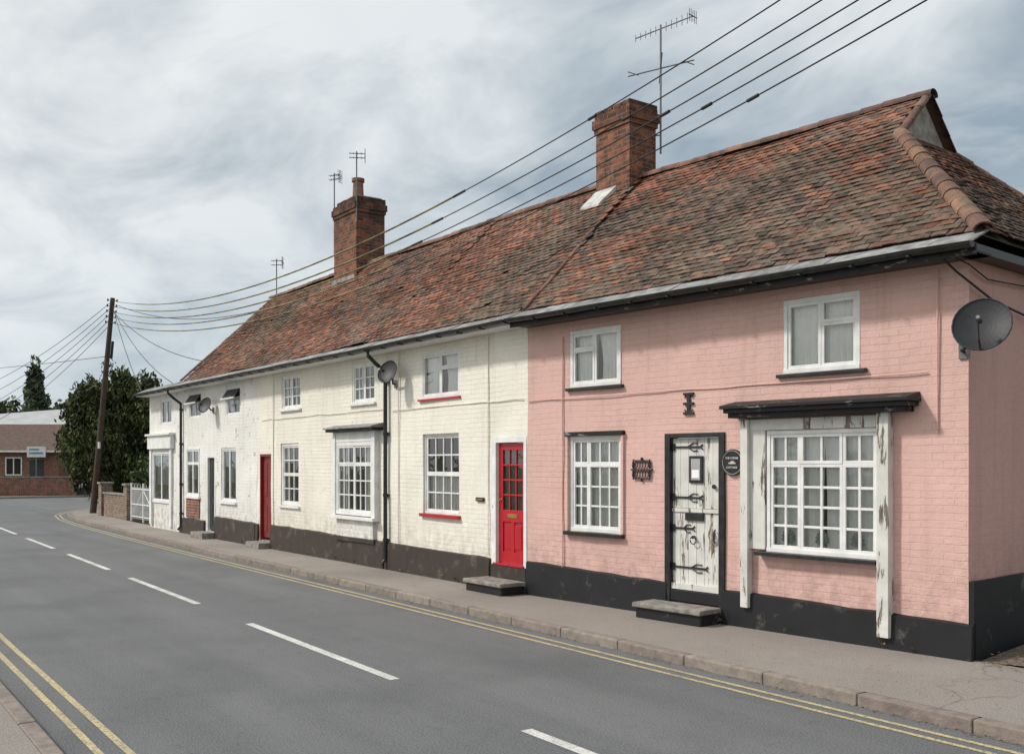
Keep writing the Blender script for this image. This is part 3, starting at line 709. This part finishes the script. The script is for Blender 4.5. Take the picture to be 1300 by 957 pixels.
xr = -22.05; H = row_house('white_cottage', xr); SH = (-xr, 0, 0); SEED[0] = 22.
ops = [(-24.42, -23.40, .95, 2.28), (-24.09, -23.12, 3.05, 3.78), (-25.48, -24.85, .15, 2.10), (-27.10, -26.05, 1.02, 2.30), (-26.94, -25.95, 3.08, 3.80)]
wall(H['walls'], -27.65, -22.05, 0, 4.02, ops, 'offwhite')
window(H, -24.42, -23.40, .95, 2.28, [(0, .5, 0, 1, 1, 1), (.5, 1, 0, 1, 1, 1)], y=.04, curtain='blind')
window(H, -24.09, -23.12, 3.05, 3.78, [(0, 1, 0, .6, 2, 1), (0, 1, .6, 1, 2, 1)], y=.03, curtain='edges')
window(H, -27.10, -26.05, 1.02, 2.30, [(0, .5, 0, .7, 1, 1), (0, .5, .7, 1, 1, 1), (.5, 1, 0, .7, 1, 1), (.5, 1, .7, 1, 1, 1)], y=.0, curtain='blind')
window(H, -26.94, -25.95, 3.08, 3.80, [(0, 1, 0, .6, 2, 1), (0, 1, .6, 1, 2, 1)], y=.03, curtain='none')
T = H['trim']
for a, b, z in ((-24.05, -23.16, 3.66), (-26.90, -25.99, 3.68)):   # top lights open outwards
    T.hexa([(a, -.15, z-.18), (b, -.15, z-.18), (b, -.13, z-.18), (a, -.13, z-.18), (a, 0, z+.04), (b, 0, z+.04), (b, .02, z+.04), (a, .02, z+.04)], 'darksteel')
    T.box(a, b, -.16, -.125, z-.205, z-.175, 'white')
    T.hexa([(a-.0, -.155, z-.18), (a+.035, -.155, z-.18), (a+.035, -.135, z-.18), (a, -.135, z-.18), (a, -.005, z+.045), (a+.035, -.005, z+.045), (a+.035, .0, z+.045), (a, .0, z+.045)], 'white')
T.box(-24.50, -23.34, -.05, .02, .90, .95, 'white'); T.box(-27.15, -26.0, -.07, .02, .96, 1.02, 'white')
T.box(-27.10, -26.05, -.03, .0, .45, .957, 'brick')
D = MB(); D.box(-25.42, -24.91, .05, .09, .20, 2.04, 'darksteel'); D.box(-25.48, -25.42, -.01, .1, .15, 2.1, 'white'); D.box(-24.91, -24.85, -.01, .1, .15, 2.1, 'white'); D.box(-25.42, -24.91, -.011, .1, 2.04, 2.1, 'white')
for z0, z1 in ((.32, .9), (1.05, 1.85)):
    for xx in (-25.37, -25.14): D.box(xx, xx+.18, .04, .051, z0, z1, 'darksteel')
D.obj('grey_front_door', H['root'], SH, bevel=.004)
S = MB(); S.box(-25.65, -24.75, -.38, -.02, -.005, .15, 'stone'); S.obj('door_step', H['root'], SH, bevel=.012)
PL = MB(); plinth(PL, -24.75, -22.05, .55, .50, 'plinth_brown', -.06); plinth(PL, -27.6, -25.60, .40, .40, 'plinth_brown', -.05); PL.obj('plinth', H['root'], SH)
gg = eaves(H, -27.65, -22.05); downpipe(gg, -27.45); gg.obj('gutter_and_downpipe', H['root'], SH)
roof_section(H, -27.25, -22.05, 6.56, 6.66, 'cream', 40.)
RD = MB(); ridge(RD, (-27.28, RY, 6.61), (-22.05, RY, 6.65)); ridge(RD, (-27.26, EY, EZ+.03), (-27.26, RY, 6.60), .05, .3); RD.obj('ridge_tiles', H['root'], SH)
GB = MB(); GB.face([(-27.22, 0, 3.98), (-27.22, 5.2, 3.98), (-27.22, RY, 6.55)], 'offwhite'); GB.face([(-27.65, 0, 0), (-27.65, 5.2, 0), (-27.65, 5.2, 4.02), (-27.65, 0, 4.02)], 'offwhite'); GB.obj('gable_wall', H['root'], SH)
dish(H['root'], (-24.9, -.22, 3.35), (.35, -.85, .35), .20, (-25.0, -.012, 3.25), shift=SH)
finish(H, SH)

xr = -27.65; H = row_house('corner_shop', xr); SH = (-xr, 0, 0); SEED[0] = 29.
ops = [(-30.25, -28.55, .75, 2.25), (-29.5, -28.5, 3.0, 3.75)]
wall(H['walls'], -30.62, -27.65, 0, 4.02, ops, 'offwhite')
H['walls'].face([(-30.62, 0, 0), (-30.62, 5, 0), (-30.62, 5, 4.02), (-30.62, 0, 4.02)], 'offwhite'); H['walls'].face([(-27.65, 5, 0), (-30.62, 5, 0), (-30.62, 5, 4.02), (-27.65, 5, 4.02)], 'offwhite')
window(H, -30.25, -28.55, .75, 2.25, [(0, .5, 0, 1, 1, 1), (.5, 1, 0, 1, 1, 1)], y=.0, curtain='blind', fw=.08)
window(H, -29.5, -28.5, 3.0, 3.75, [(0, .5, 0, 1, 1, 1), (.5, 1, 0, 1, 1, 1)], y=.04, curtain='none')
T = H['trim']; T.box(-30.45, -28.2, -.12, .0, 2.32, 2.70, 'white'); T.box(-30.50, -28.15, -.18, .0, 2.70, 2.76, 'white'); T.box(-30.45, -30.27, -.06, 0, .1, 2.32, 'white'); T.box(-28.53, -28.35, -.06, 0, .1, 2.32, 'white')
gg = eaves(H, -30.75, -27.65); gg.obj('gutter', H['root'], SH)
RF = H['roof']; RF.hexa([(-30.75, -.1, 4.0), (-27.25, -.1, 4.0), (-27.25, 5.2, 4.0), (-30.75, 5.2, 4.0), (-30.75, -.1, 4.10), (-27.25, -.1, 4.10), (-27.25, 2.6, 4.9), (-30.75, 2.6, 4.3)], 'browntile')
finish(H, SH)

# ================================================================== AERIALS
def yagi(mb, base, top, booms):
    mb.tube([base, top], .016, 'steel', 8)
    for (z, ang, L, els, el, vert) in booms:
        c = Vector((base[0], base[1], z)); d = Vector((math.cos(ang), math.sin(ang), .0)); s = Vector((-d.y, d.x, 0)) if not vert else Vector((0, 0, 1))
        a = c-d*L*.45; b = c+d*L*.55
        mb.tube([a, b], .010, 'steel', 6)
        for i in range(els):
            p = a.lerp(b, i/(els-1)); e = el*(1.0-.35*(1-i/(els-1)))
            mb.tube([p-s*e/2, p+s*e/2], .006, 'steel', 5)
        u = Vector((0, 0, 1)) if not vert else Vector((-d.y, d.x, 0))
        for k in (-.09, -.045, .045, .09): mb.tube([b+u*k-s*el*.6, b+u*k+s*el*.6], .006, 'steel', 5)
        mb.tube([b-u*.11, b+u*.11], .008, 'steel', 5)
def aerial(base, zt, booms):
    m = MB(); yagi(m, Vector((0, 0, base[2])), Vector((0, 0, zt)), booms)
    m.obj('tv_aerial', None, loc=(base[0], base[1], 0))
MX, MY = -11.66, 11.36
m = MB(); yagi(m, Vector((0, 0, 6.9)), Vector((0, 0, 8.98)), [(8.92, math.radians(8), 1.15, 12, .17, True)])
for s in ((-.5, -.25, .03), (.42, -.38, -.02)): m.tube([(-s[0], -s[1], 8.28+s[2]), (s[0], s[1], 8.28-s[2])], .011, 'steel', 6)
for a in (-.42, .42): m.tube([(a, a*.5-.12, 8.28), (a, a*.5+.12, 8.28)], .008, 'steel', 5)
for z in (7.2, 7.5): m.tube([(0, 0, z), (-.2, -.18, z)], .012, 'steel', 6)
m.obj('tv_aerial', None, loc=(MX, MY, 0))
aerial((-22.50, 10.80, 7.0), 9.05, [(9.0, math.radians(30), .30, 5, .18, False), (8.90, math.radians(30), .30, 5, .18, False)])
aerial((-21.20, 10.75, 7.6), 9.25, [(9.20, math.radians(60), .36, 5, .18, False), (9.10, math.radians(60), .36, 5, .18, False)])
aerial((-27.1, 11.2, 6.3), 7.75, [(7.70, math.radians(50), .32, 5, .2, False), (7.58, math.radians(50), .32, 5, .2, False)])

# ================================================================== GROUND, ROAD, PAVEMENT
RZ = -.10
g = MB(); g.face([(-900, -900, RZ-.008), (900, -900, RZ-.008), (900, 900, RZ-.008), (-900, 900, RZ-.008)], 'ground'); g.obj('ground')
kerb = [(30, 6.85), (10, 6.95), (2, 7.02), (-5, 7.10), (-12, 7.22), (-20, 7.34), (-28, 7.50), (-34, 7.72), (-38, 8.0), (-41, 8.45), (-43.5, 9.2), (-45.3, 10.4), (-46.6, 12.2), (-47.5, 15), (-48, 34)]
back = [(30, 9.6), (10, 9.4), (2, 9.3), (-5.15, 9.25), (-11.6, 8.70), (-20, 8.70), (-28, 8.70), (-33, 8.9), (-38, 9.1), (-40, 9.6), (-41.6, 10.4), (-42.8, 11.6), (-44, 13.2), (-45, 16), (-45.6, 34)]
r = MB()
main_n = [(30, 1.3), (10, 1.32), (2, 1.36), (-5, 1.42), (-12, 1.48), (-20, 1.6), (-28, 1.7), (-34, 1.75), (-38, 1.78), (-41, 1.8), (-43.5, 1.8)]
for i in range(10):
    a, b = kerb[i], kerb[i+1]; c, d = main_n[i+1], main_n[i]
    r.face([(d[0], d[1], RZ), (a[0], a[1], RZ), (b[0], b[1], RZ), (c[0], c[1], RZ)], 'road')
r.face([(-43.5, 1.8, RZ), (-43.5, 9.2, RZ), (-45.3, 10.4, RZ), (-46.6, 12.2, RZ), (-47.5, 15, RZ), (-48, 34, RZ), (-62.4, 34, RZ), (-62.4, -30, RZ), (-52, -30, RZ), (-50, -2, RZ), (-47, 1.2, RZ)], 'road')
r.obj('road')
def strip(name, A, B, z, mat, parent=None):
    m = MB()
    for a, b, c, d in zip(A, A[1:], B[1:], B): m.face([(a[0], a[1], z), (b[0], b[1], z), (c[0], c[1], z), (d[0], d[1], z)], mat)
    return m.obj(name)
def offs(P, d):
    out = []
    for i, p in enumerate(P):
        a = Vector(P[max(0, i-1)]); b = Vector(P[min(len(P)-1, i+1)]); t = (b-a).normalized(); out.append((p[0]+t.y*d, p[1]-t.x*d))
    return out
inner = offs(kerb, .13)
strip('pavement', inner, back, 0., 'pave')
def kerbline(P, w, name, inward=1):
    m = MB(); Q = offs(P, w*inward)
    for (a, b, c, d) in zip(P, P[1:], Q[1:], Q):
        a, b, c, d = map(Vector, (a, b, c, d)); L = (b-a).length; n = max(1, int(L/.9))
        for i in range(n):
            t0, t1 = i/n+.004/L, (i+1)/n-.004/L
            k = R.uniform(.85, 1.08); j = R.uniform(-.003, .003); col = (k, k*R.uniform(.95, 1.02), k*R.uniform(.93, 1.02))
            p, q, r_, s = a.lerp(b, t0), a.lerp(b, t1), d.lerp(c, t1), d.lerp(c, t0)
            m.hexa([(p.x, p.y, RZ-.05), (q.x, q.y, RZ-.05), (r_.x, r_.y, RZ-.05), (s.x, s.y, RZ-.05), (p.x, p.y, .004+j), (q.x, q.y, .004+j), (r_.x, r_.y, .004+j), (s.x, s.y, .004+j)], 'kerb', col)
    m.obj(name, bevel=.015)
kerbline(kerb, .127, 'kerb')
kn = [(x, y) for x, y in main_n]
kerbline(kn, .127, 'kerb', -1)
strip('pavement', offs(kn, -.13), [(x, -1.2) for x, y in kn], 0., 'pave')
m = MB(); m.box(-62.6, -62.4, -30, 34, RZ-.05, .0, 'kerb'); m.obj('kerb')
m = MB(); m.face([(-66, -30, 0), (-62.6, -30, 0), (-62.6, 34, 0), (-66, 34, 0)], 'pave'); m.obj('pavement')
lm = MB()
def cy(x): return 4.50+.0245*(-x-8)
for x1 in (10.0, 4.0, -2.1, -8.1, -14.1, -19.6, -25.2, -31.0, -36.8):
    x0 = x1-3.9
    n = 6
    for i in range(n):
        a, b = x1+(x0-x1)*i/n, x1+(x0-x1)*(i+1)/n
        lm.face([(a, cy(a)-.052, RZ+.004), (a, cy(a)+.052, RZ+.004), (b, cy(b)+.052, RZ+.004), (b, cy(b)-.052, RZ+.004)], 'linew')
lm.obj('white_centre_line')
for P_, ds in ((kerb, (-.24, -.40)), (kn, (.26, .44))):
    ym = MB()
    for d in ds:
        A = offs(P_, d-.028); B = offs(P_, d+.028)
        for a, b, c, e in zip(A, A[1:], B[1:], B):
            ym.face([(a[0], a[1], RZ+.004), (b[0], b[1], RZ+.004), (c[0], c[1], RZ+.004), (e[0], e[1], RZ+.004)], 'liney')
    ym.obj('double_yellow_lines')
m = MB()
for i in range(14):
    for k in range(8):
        f = lambda i, k: (-5.15+i*.5, 9.27+k*.5, .0+.05+.06*nz(i*.7, k*.7)-(.055 if k == 0 else 0))
        m.face([f(i, k), f(i+1, k), f(i+1, k+1), f(i, k+1)], 'soil')
m.obj('garden_soil')
w = MB()
def fleck(x, y, z, s, col):
    a = R.uniform(0, 6.3); ca, sa = math.cos(a)*s, math.sin(a)*s
    w.face([(x+ca, y+sa, z), (x-sa*.5, y+ca*.5, z+.004), (x-ca, y-sa, z), (x+sa*.5, y-ca*.5, z+.003)], 'leaf', col)
for i in range(2600):
    x = -2-R.random()**1.6*34; t = (-x-2)/36; ky = 7.08+.66*t
    if R.random() < .6: fleck(x, ky-abs(R.gauss(0, .05))-.02, RZ+.006, R.uniform(.006, .018), R.choice([(.2, .16, .12), (.12, .10, .08), (.26, .22, .17), (.10, .12, .05)]))
    else: fleck(x, R.uniform(ky+.2, 8.55), .004, R.uniform(.004, .012), R.choice([(.3, .27, .23), (.12, .10, .08), (.38, .34, .3)]))
w.obj('kerbside_grit')

# ================================================================== VEGETATION
def leafmass(mb, c, rad, n, size, base, vert=0., rough=.35, seed=0., thr=-.22):
    c = Vector(c)
    for _ in range(n):
        d = Vector((R.gauss(0, 1), R.gauss(0, 1), R.gauss(0, 1))).normalized()
        rr = (R.random()**.35)*(1+rough*nz(d.x*2.2+seed, d.y*2.2, d.z*2.2+seed)+rough*.6*nz(d.x*6+seed, d.y*6, d.z*6))
        p = c+Vector((d.x*rad[0]*rr, d.y*rad[1]*rr, d.z*rad[2]*rr))
        if p.z < .05: continue
        if nz(p.x*1.3+seed, p.y*1.3, p.z*1.3) < thr: continue
        s = size*R.uniform(.6, 1.4)
        a = Vector((R.gauss(0, 1), R.gauss(0, 1), R.gauss(0, 1))).normalized()
        b = a.cross(Vector((R.gauss(0, 1), R.gauss(0, 1), R.gauss(0, 1)))).normalized()
        if vert: b = (b*(1-vert)+Vector((0, 0, 1))*vert).normalized()
        cl = nz(p.x*.9, p.y*.9, p.z*.9+seed); k = (.8+1.0*cl)*R.uniform(.6, 1.35)*(.55+.45*rr); k = max(.3, k)  # leaves darken towards the clump's core; inner shade put into the colour
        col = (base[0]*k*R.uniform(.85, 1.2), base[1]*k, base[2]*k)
        mb.face([p-a*s*.5-b*s*.2, p-a*s*.1-b*s*.7*(1+vert), p+a*s*.5, p+b*s*.7*(1+vert)], 'leaf', col)
def tree(name, loc, lobes, trunk_h, r0, leaf, base, vert=0., limbs=6):
    e = empty(name, loc); t = MB()
    t.tube([(0, 0, -.1), (.05, .02, trunk_h*.5), (0, 0, trunk_h)], r0, 'bark', 10, r0*.45)
    for i in range(limbs):
        lb = lobes[i % len(lobes)]; st = trunk_h*(.35+.5*i/limbs)
        t.tube([(0, 0, st), (lb[0][0]*.45, lb[0][1]*.45, st+(lb[0][2]-st)*.6), (lb[0][0]*.9, lb[0][1]*.9, lb[0][2])], r0*.35, 'bark', 7, r0*.08)
    t.obj('trunk', e)
    f = MB()
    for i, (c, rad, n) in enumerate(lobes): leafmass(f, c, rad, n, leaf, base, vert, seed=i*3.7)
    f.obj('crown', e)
tree('cypress_tree', (-43.5, 10.9, 0), [
    ((0, 0, 3.0), (1.35, 1.35, 2.8), 9500), ((-1.1, -.9, 3.0), (1.0, 1.0, 2.3), 6500), ((.9, .8, 2.9), (1.1, 1.1, 2.4), 6500),
    ((1.2, 1.9, 2.3), (1.0, 1.0, 2.1), 5500), ((-.2, .3, 4.5), (.75, .75, 1.5), 3600), ((.6, 1.1, 4.2), (.75, .75, 1.5), 3300), ((-1.7, -1.2, 2.9), (.8, .75, 1.6), 3500), ((-1.0, -.8, 4.3), (.6, .6, 1.3), 2200)], 4.5, .22, .10, (.078, .098, .036), .5, 7)
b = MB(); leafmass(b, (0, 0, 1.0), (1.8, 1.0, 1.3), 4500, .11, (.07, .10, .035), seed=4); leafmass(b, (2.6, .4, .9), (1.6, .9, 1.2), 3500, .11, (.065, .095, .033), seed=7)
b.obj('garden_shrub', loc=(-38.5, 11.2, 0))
d = MB()
for i in range(12):
    yy = -22+i*8; leafmass(d, (-168+R.uniform(-8, 8), yy, 4.5), (7, 6.5, R.uniform(7, 10)), 2200, .85, (.105, .135, .065), seed=50+i, thr=-.6)
for i in range(6): leafmass(d, (-118+i*.5, 26+i*5.5, 3.5), (4, 4, R.uniform(4, 5.5)), 900, .6, (.09, .12, .05), seed=80+i, thr=-.6)
d.obj('distant_trees')
tree('poplar_tree', (-132.0, 23.6, 0), [((0, 0, 9.8), (1.0, 1.0, 4.4), 2400), ((.3, .3, 7.), (1.4, 1.4, 5), 2400)], 9, .3, .40, (.08, .11, .055), .4, 3)
w = MB()
for i in range(90):
    s = R.uniform(.3, 18); 
    if s < 6.3: p = P0+Vector((-s*math.cos(ANG), -s*math.sin(ANG), 0))+Vector((0, -.09, 0))
    else: p = Vector((-5.2-s, FY-.08, 0))
    if R.random() < .5: continue
    leafmass(w, (p.x, p.y, .02), (.09, .035, .05), 22, .03, R.choice([(.08, .11, .04), (.15, .12, .07)]), seed=i)
w.obj('wall_base_weeds')
w = MB()
for i in range(16): leafmass(w, (-4.75+R.uniform(0, 1.8), 10.2+R.uniform(-.5, 2.2), .14), (.3, .3, .22), 90, .06, R.choice([(.16, .11, .06), (.10, .12, .04), (.2, .13, .08)]), seed=i)
for i in range(500):
    p = Vector((-5.1+R.uniform(0, 3.2), 9.3+abs(R.gauss(0, .5))*R.choice((1, 1, -.3)), .07)); p.z = .012 if p.y < 9.26 else .075
    fleck(p.x, p.y, p.z, R.uniform(.012, .03), R.choice([(.22, .12, .06), (.15, .09, .05), (.28, .18, .1)]))
w.obj('dry_plants')

# ================================================================== BOUNDARY WALL, GATE
m = MB(); m.box(-37.8, -34.95, 9.05, 9.28, -.02, .80, 'oldbrick'); m.box(-37.85, -34.93, 9.02, 9.31, .80, .86, 'stone')
for x in (-38.1, -34.7): m.box(x-.2, x+.22, 8.98, 9.38, -.02, 1.15, 'oldbrick'); m.box(x-.24, x+.26, 8.94, 9.42, 1.15, 1.22, 'stone')
m.obj('brick_garden_wall', bevel=.01)
m = MB()
for z in (.15, .55, 1.05): m.tube([(-34.3, 9.1, z), (-31.6, 9.1, z)], .018, 'signwhite', 8)
for i in range(25): 
    x = -34.3+i*.1125; m.tube([(x, 9.1, .08), (x, 9.1, 1.12+(.08 if i % 3 == 0 else 0))], .010, 'signwhite', 6)
for x in (-34.35, -32.95, -31.55): m.tube([(x, 9.1, -.02), (x, 9.1, 1.25)], .03, 'signwhite', 8)
m.tube([(-34.3, 9.1, .2), (-33.0, 9.1, 1.0)], .014, 'signwhite', 6); m.tube([(-32.9, 9.1, 1.0), (-31.6, 9.1, .2)], .014, 'signwhite', 6)
m.obj('white_metal_gate')

# ================================================================== POLES AND WIRES
def pole(base, top):
    e = empty('utility_pole', base); t = Vector(top)-Vector(base); m = MB()
    m.tube([(0, 0, -.12), t*.5, t], .125, 'pole', 14, .085); m.obj('pole_shaft', e)
    h = MB(); u = t.normalized()
    for k in range(5):
        p = t-u*(.10+.21*k)
        h.tube([p-Vector((0, .17, 0)), p+Vector((0, .17, 0))], .014, 'steel', 6)
        for s in (-1, 1): h.tube([p+Vector((0, .17*s, -.03)), p+Vector((0, .17*s, .06))], .028, 'darksteel', 8)
    h.tube([t*.72+Vector((0, .15, 0)), t*.80+Vector((0, .15, 0))], .05, 'darksteel', 10)
    h.box(-.02+t.x*.3, .2+t.x*.3, .13, .2, t.z*.3, t.z*.3+.25, 'signwhite')
    h.obj('pole_fittings', e)
pt = Vector((-39.74, 9.84, 8.20)); pole((-40.19, 9.22, 0), pt)
pole((8.0, 8.7, 0), (8.0, 8.7, 11.2))
w = MB()
E = [7.53, 7.23, 6.99, 6.79, 6.58]
for k in range(5):
    A = pt+Vector((0, -.05, -.10-.21*k)); Ep = Vector((-4.6, 9.0, E[k])); s = 2.7
    B = A+(Ep-A)*1.35+Vector((0, 0, 1.04*s))
    N = 64; P = [A.lerp(B, i/N)-Vector((0, 0, 4*s*(i/N)*(1-i/N))) for i in range(N+1)]
    w.tube(P, .009, 'wire', 6)
    i0, i1 = (5, 35-k); w.tube(P[i0:i1], .017, 'wirey', 6)
    for q in (39+k, 47+k*2 % 5): w.tube([P[q], P[q].lerp(P[q+1], .22)], .022, 'wire', 8)
    w.tube([P[i1-1], P[i1-1].lerp(P[i1], .5)], .021, 'wire', 8)
w.obj('overhead_wires')
w = MB()
def sagw(A, B, s, r=.011):
    A, B = Vector(A), Vector(B); w.tube([A.lerp(B, i/20)-Vector((0, 0, 4*s*(i/20)*(1-i/20))) for i in range(21)], r, 'wire', 5)
for k, (x, y, z) in enumerate([(-69.5, 6.2, 5.6), (-69.5, 6.6, 5.0), (-69.5, 7.0, 4.5), (-69.5, 7.4, 4.0), (-69.5, 7.8, 3.5)]): sagw(pt-Vector((0, 0, .1+.2*k)), (x, y, z), .9)
sagw(pt-Vector((0, 0, .3)), (-30.5, 8.4, 3.98), .25); sagw(pt-Vector((0, 0, .4)), (-27.6, 8.4, 4.1), .35); sagw(pt-Vector((0, 0, .5)), (-22.5, 8.4, 4.2), .5); sagw(pt-Vector((0, 0, .2)), (-27.0, 10.6, 6.2), .4)
sagw(pt-Vector((0, 0, 2.2)), (-90, -2, 8.5), .5)
w.obj('service_wires')

# ================================================================== FAR BUILDINGS
th = math.radians(54.24)
e = empty('brick_house', (-71.0, 13.6, 0), th)
m = MB(); m.box(-14, 0.6, 0, 7, -.1, 2.75, 'brick'); m.obj('walls', e)
m = MB(); m.hexa([(-14.4, -.4, 2.7), (1.0, -.4, 2.7), (1.0, 7.4, 2.7), (-14.4, 7.4, 2.7), (-13, 3.4, 4.6), (-.3, 3.4, 4.6), (-.3, 3.6, 4.6), (-13, 3.6, 4.6)], 'browntile'); m.box(-14.4, 1.0, -.46, -.4, 2.62, 2.74, 'white'); m.obj('roof', e)
m = MB()
for x in (-2.9, -5.2, -8): m.box(x, x+1.1, -.04, 0, 1.1, 2.3, 'white'); m.box(x+.08, x+.51, -.045, -.041, 1.18, 2.22, 'room'); m.box(x+.59, x+1.02, -.045, -.041, 1.18, 2.22, 'room')
m.box(-1.3, -.4, -.04, 0, .0, 2.1, 'sheddark'); m.obj('windows', e)
m = MB(); m.box(-1.2, .0, -.6, -.5, 2.3, 3.0, 'signwhite'); m.box(-1.05, -.15, -.61, -.6, 2.5, 2.62, 'signblue'); m.box(-1.05, -.4, -.61, -.6, 2.75, 2.85, 'signblue'); m.tube([(-.6, -.55, 0), (-.6, -.55, 2.35)], .05, 'steel', 8); m.obj('shop_sign', e)
e = empty('industrial_shed', (-101, 26.2, 0), th)
m = MB(); m.box(-30, 5, 0, 25, -.1, 5.3, 'sheddark'); m.obj('walls', e)
m = MB(); m.hexa([(-31, -.5, 5.3), (6, -.5, 5.3), (6, 26, 5.3), (-31, 26, 5.3), (-26, 12, 6.6), (3, 12, 8.9), (3, 13, 8.9), (-26, 13, 6.6)], 'shedroof'); m.obj('roof', e)
e = empty('brick_wall', (-63.6, 12.0, 0), math.radians(75))
m = MB(); m.box(-3, 1.2, -.12, .12, 0, 1.05, 'brick'); m.box(-3.05, 1.25, -.16, .16, 1.05, 1.12, 'stone'); m.box(1.2, 1.65, -.22, .22, 0, 1.4, 'brick'); m.obj('wall_body', e)
def aboard(loc, rz, c):
    e = MB(); h = 1.05
    e.hexa([(-.3, -.28, 0), (.3, -.28, 0), (.3, -.25, 0), (-.3, -.25, 0), (-.3, -.02, h), (.3, -.02, h), (.3, .01, h), (-.3, .01, h)], c)
    e.hexa([(-.3, .25, 0), (.3, .25, 0), (.3, .28, 0), (-.3, .28, 0), (-.3, .012, h), (.3, .012, h), (.3, .035, h), (-.3, .035, h)], c)
    e.box(-.22, .22, -.17, -.155, .35, .8, 'signwhite')
    o = e.obj('pavement_sign_board', loc=loc); o.rotation_euler = (0, 0, rz)
aboard((-63.6, 12.9, 0), th, 'signblue'); aboard((-63.3, 14.0, 0), th, 'sheddark')
m = MB(); leafmass(m, (0, 0, 1.2), (1.3, 3.2, 1.6), 2600, .22, (.055, .075, .03), seed=3); m.obj('hedge', loc=(-68, 19.0, 0))
e = empty('lodge_building', (-72, 19.5, 0), th); m = MB(); m.box(0, 7, 0, 5, -.1, 2.4, 'brick'); m.obj('walls', e); m = MB(); m.hexa([(-.3, -.3, 2.4), (7.3, -.3, 2.4), (7.3, 5.3, 2.4), (-.3, 5.3, 2.4), (.6, 2.4, 3.7), (6.4, 2.4, 3.7), (6.4, 2.6, 3.7), (.6, 2.6, 3.7)], 'browntile'); m.obj('roof', e)

# ================================================================== LIGHT, SKY, CAMERA
sund = Vector((-.42, -.62, .72)).normalized()      # towards the sun
el = math.asin(sund.z); az = math.atan2(sund.x, sund.y)
s = bpy.data.lights.new('sun', 'SUN'); s.energy = 2.8; s.angle = math.radians(5); s.color = (1, .96, .90)
so = bpy.data.objects.new('sun', s); sc.collection.objects.link(so); so.rotation_euler = (-sund).to_track_quat('-Z', 'Y').to_euler()
g = G('World', True); sc.world = g.m
bg = g.nt.nodes.get('Background') or g.n('ShaderNodeBackground')
sky = g.n('ShaderNodeTexSky', sky_type='NISHITA'); sky.sun_disc = False; sky.sun_elevation = el; sky.sun_rotation = az; sky.dust_density = 2.
co = g.n('ShaderNodeTexCoord').outputs['Generated']
sp = g.n('ShaderNodeSeparateXYZ', {0: co})
zz = g.math('ADD', g.math('MAXIMUM', sp.outputs[2], 0.), .20)
pv = g.n('ShaderNodeCombineXYZ', {0: g.math('DIVIDE', sp.outputs[0], zz), 1: g.math('DIVIDE', sp.outputs[1], zz), 2: 0.}).outputs[0]
n1 = g.noise(g.scl(pv, 1.2, 1.7, 1), 1.6, 5, .6, .4); n2 = g.noise(g.scl(pv, .7, .9, 1), 1.0, 2, .5, .2)
shade = g.math('ADD', g.math('MULTIPLY', n1, .48), g.math('MULTIPLY', n2, .52))
cl = g.mix(g.rng(shade, .42, .59), (3.3, 4.1, 4.85), (7.5, 8.0, 8.25))
hz = g.rng(sp.outputs[2], .0, .27, 1., 0.)
cl = g.mix(g.math('MULTIPLY', hz, .68), cl, (7.0, 7.8, 8.3))
dt = g.n('ShaderNodeVectorMath', {0: co, 1: tuple(sund)}, operation='DOT_PRODUCT').outputs['Value']
glow = g.math('POWER', g.math('MAXIMUM', dt, 0.), 3.)
cl = g.mix(glow, cl, (15, 14.4, 13.4))
cov = g.rng(g.noise(pv, .9, 4, .6, .4), .25, .55, .78, 1.)
g.put(bg.inputs[0], g.mix(cov, sky.outputs[0], cl)); bg.inputs[1].default_value = .10

cam = bpy.data.cameras.new('camera'); cam.lens = 35; cam.sensor_width = 36; cam.shift_y = .0842; cam.clip_end = 3000; cam.clip_start = .05
co_ = bpy.data.objects.new('camera', cam); sc.collection.objects.link(co_); co_.location = (0, 0, 1.9); co_.rotation_euler = (math.pi/2, 0, th)
sc.camera = co_
sc.view_settings.view_transform = 'Standard'; sc.view_settings.look = 'None'; sc.view_settings.exposure = 0
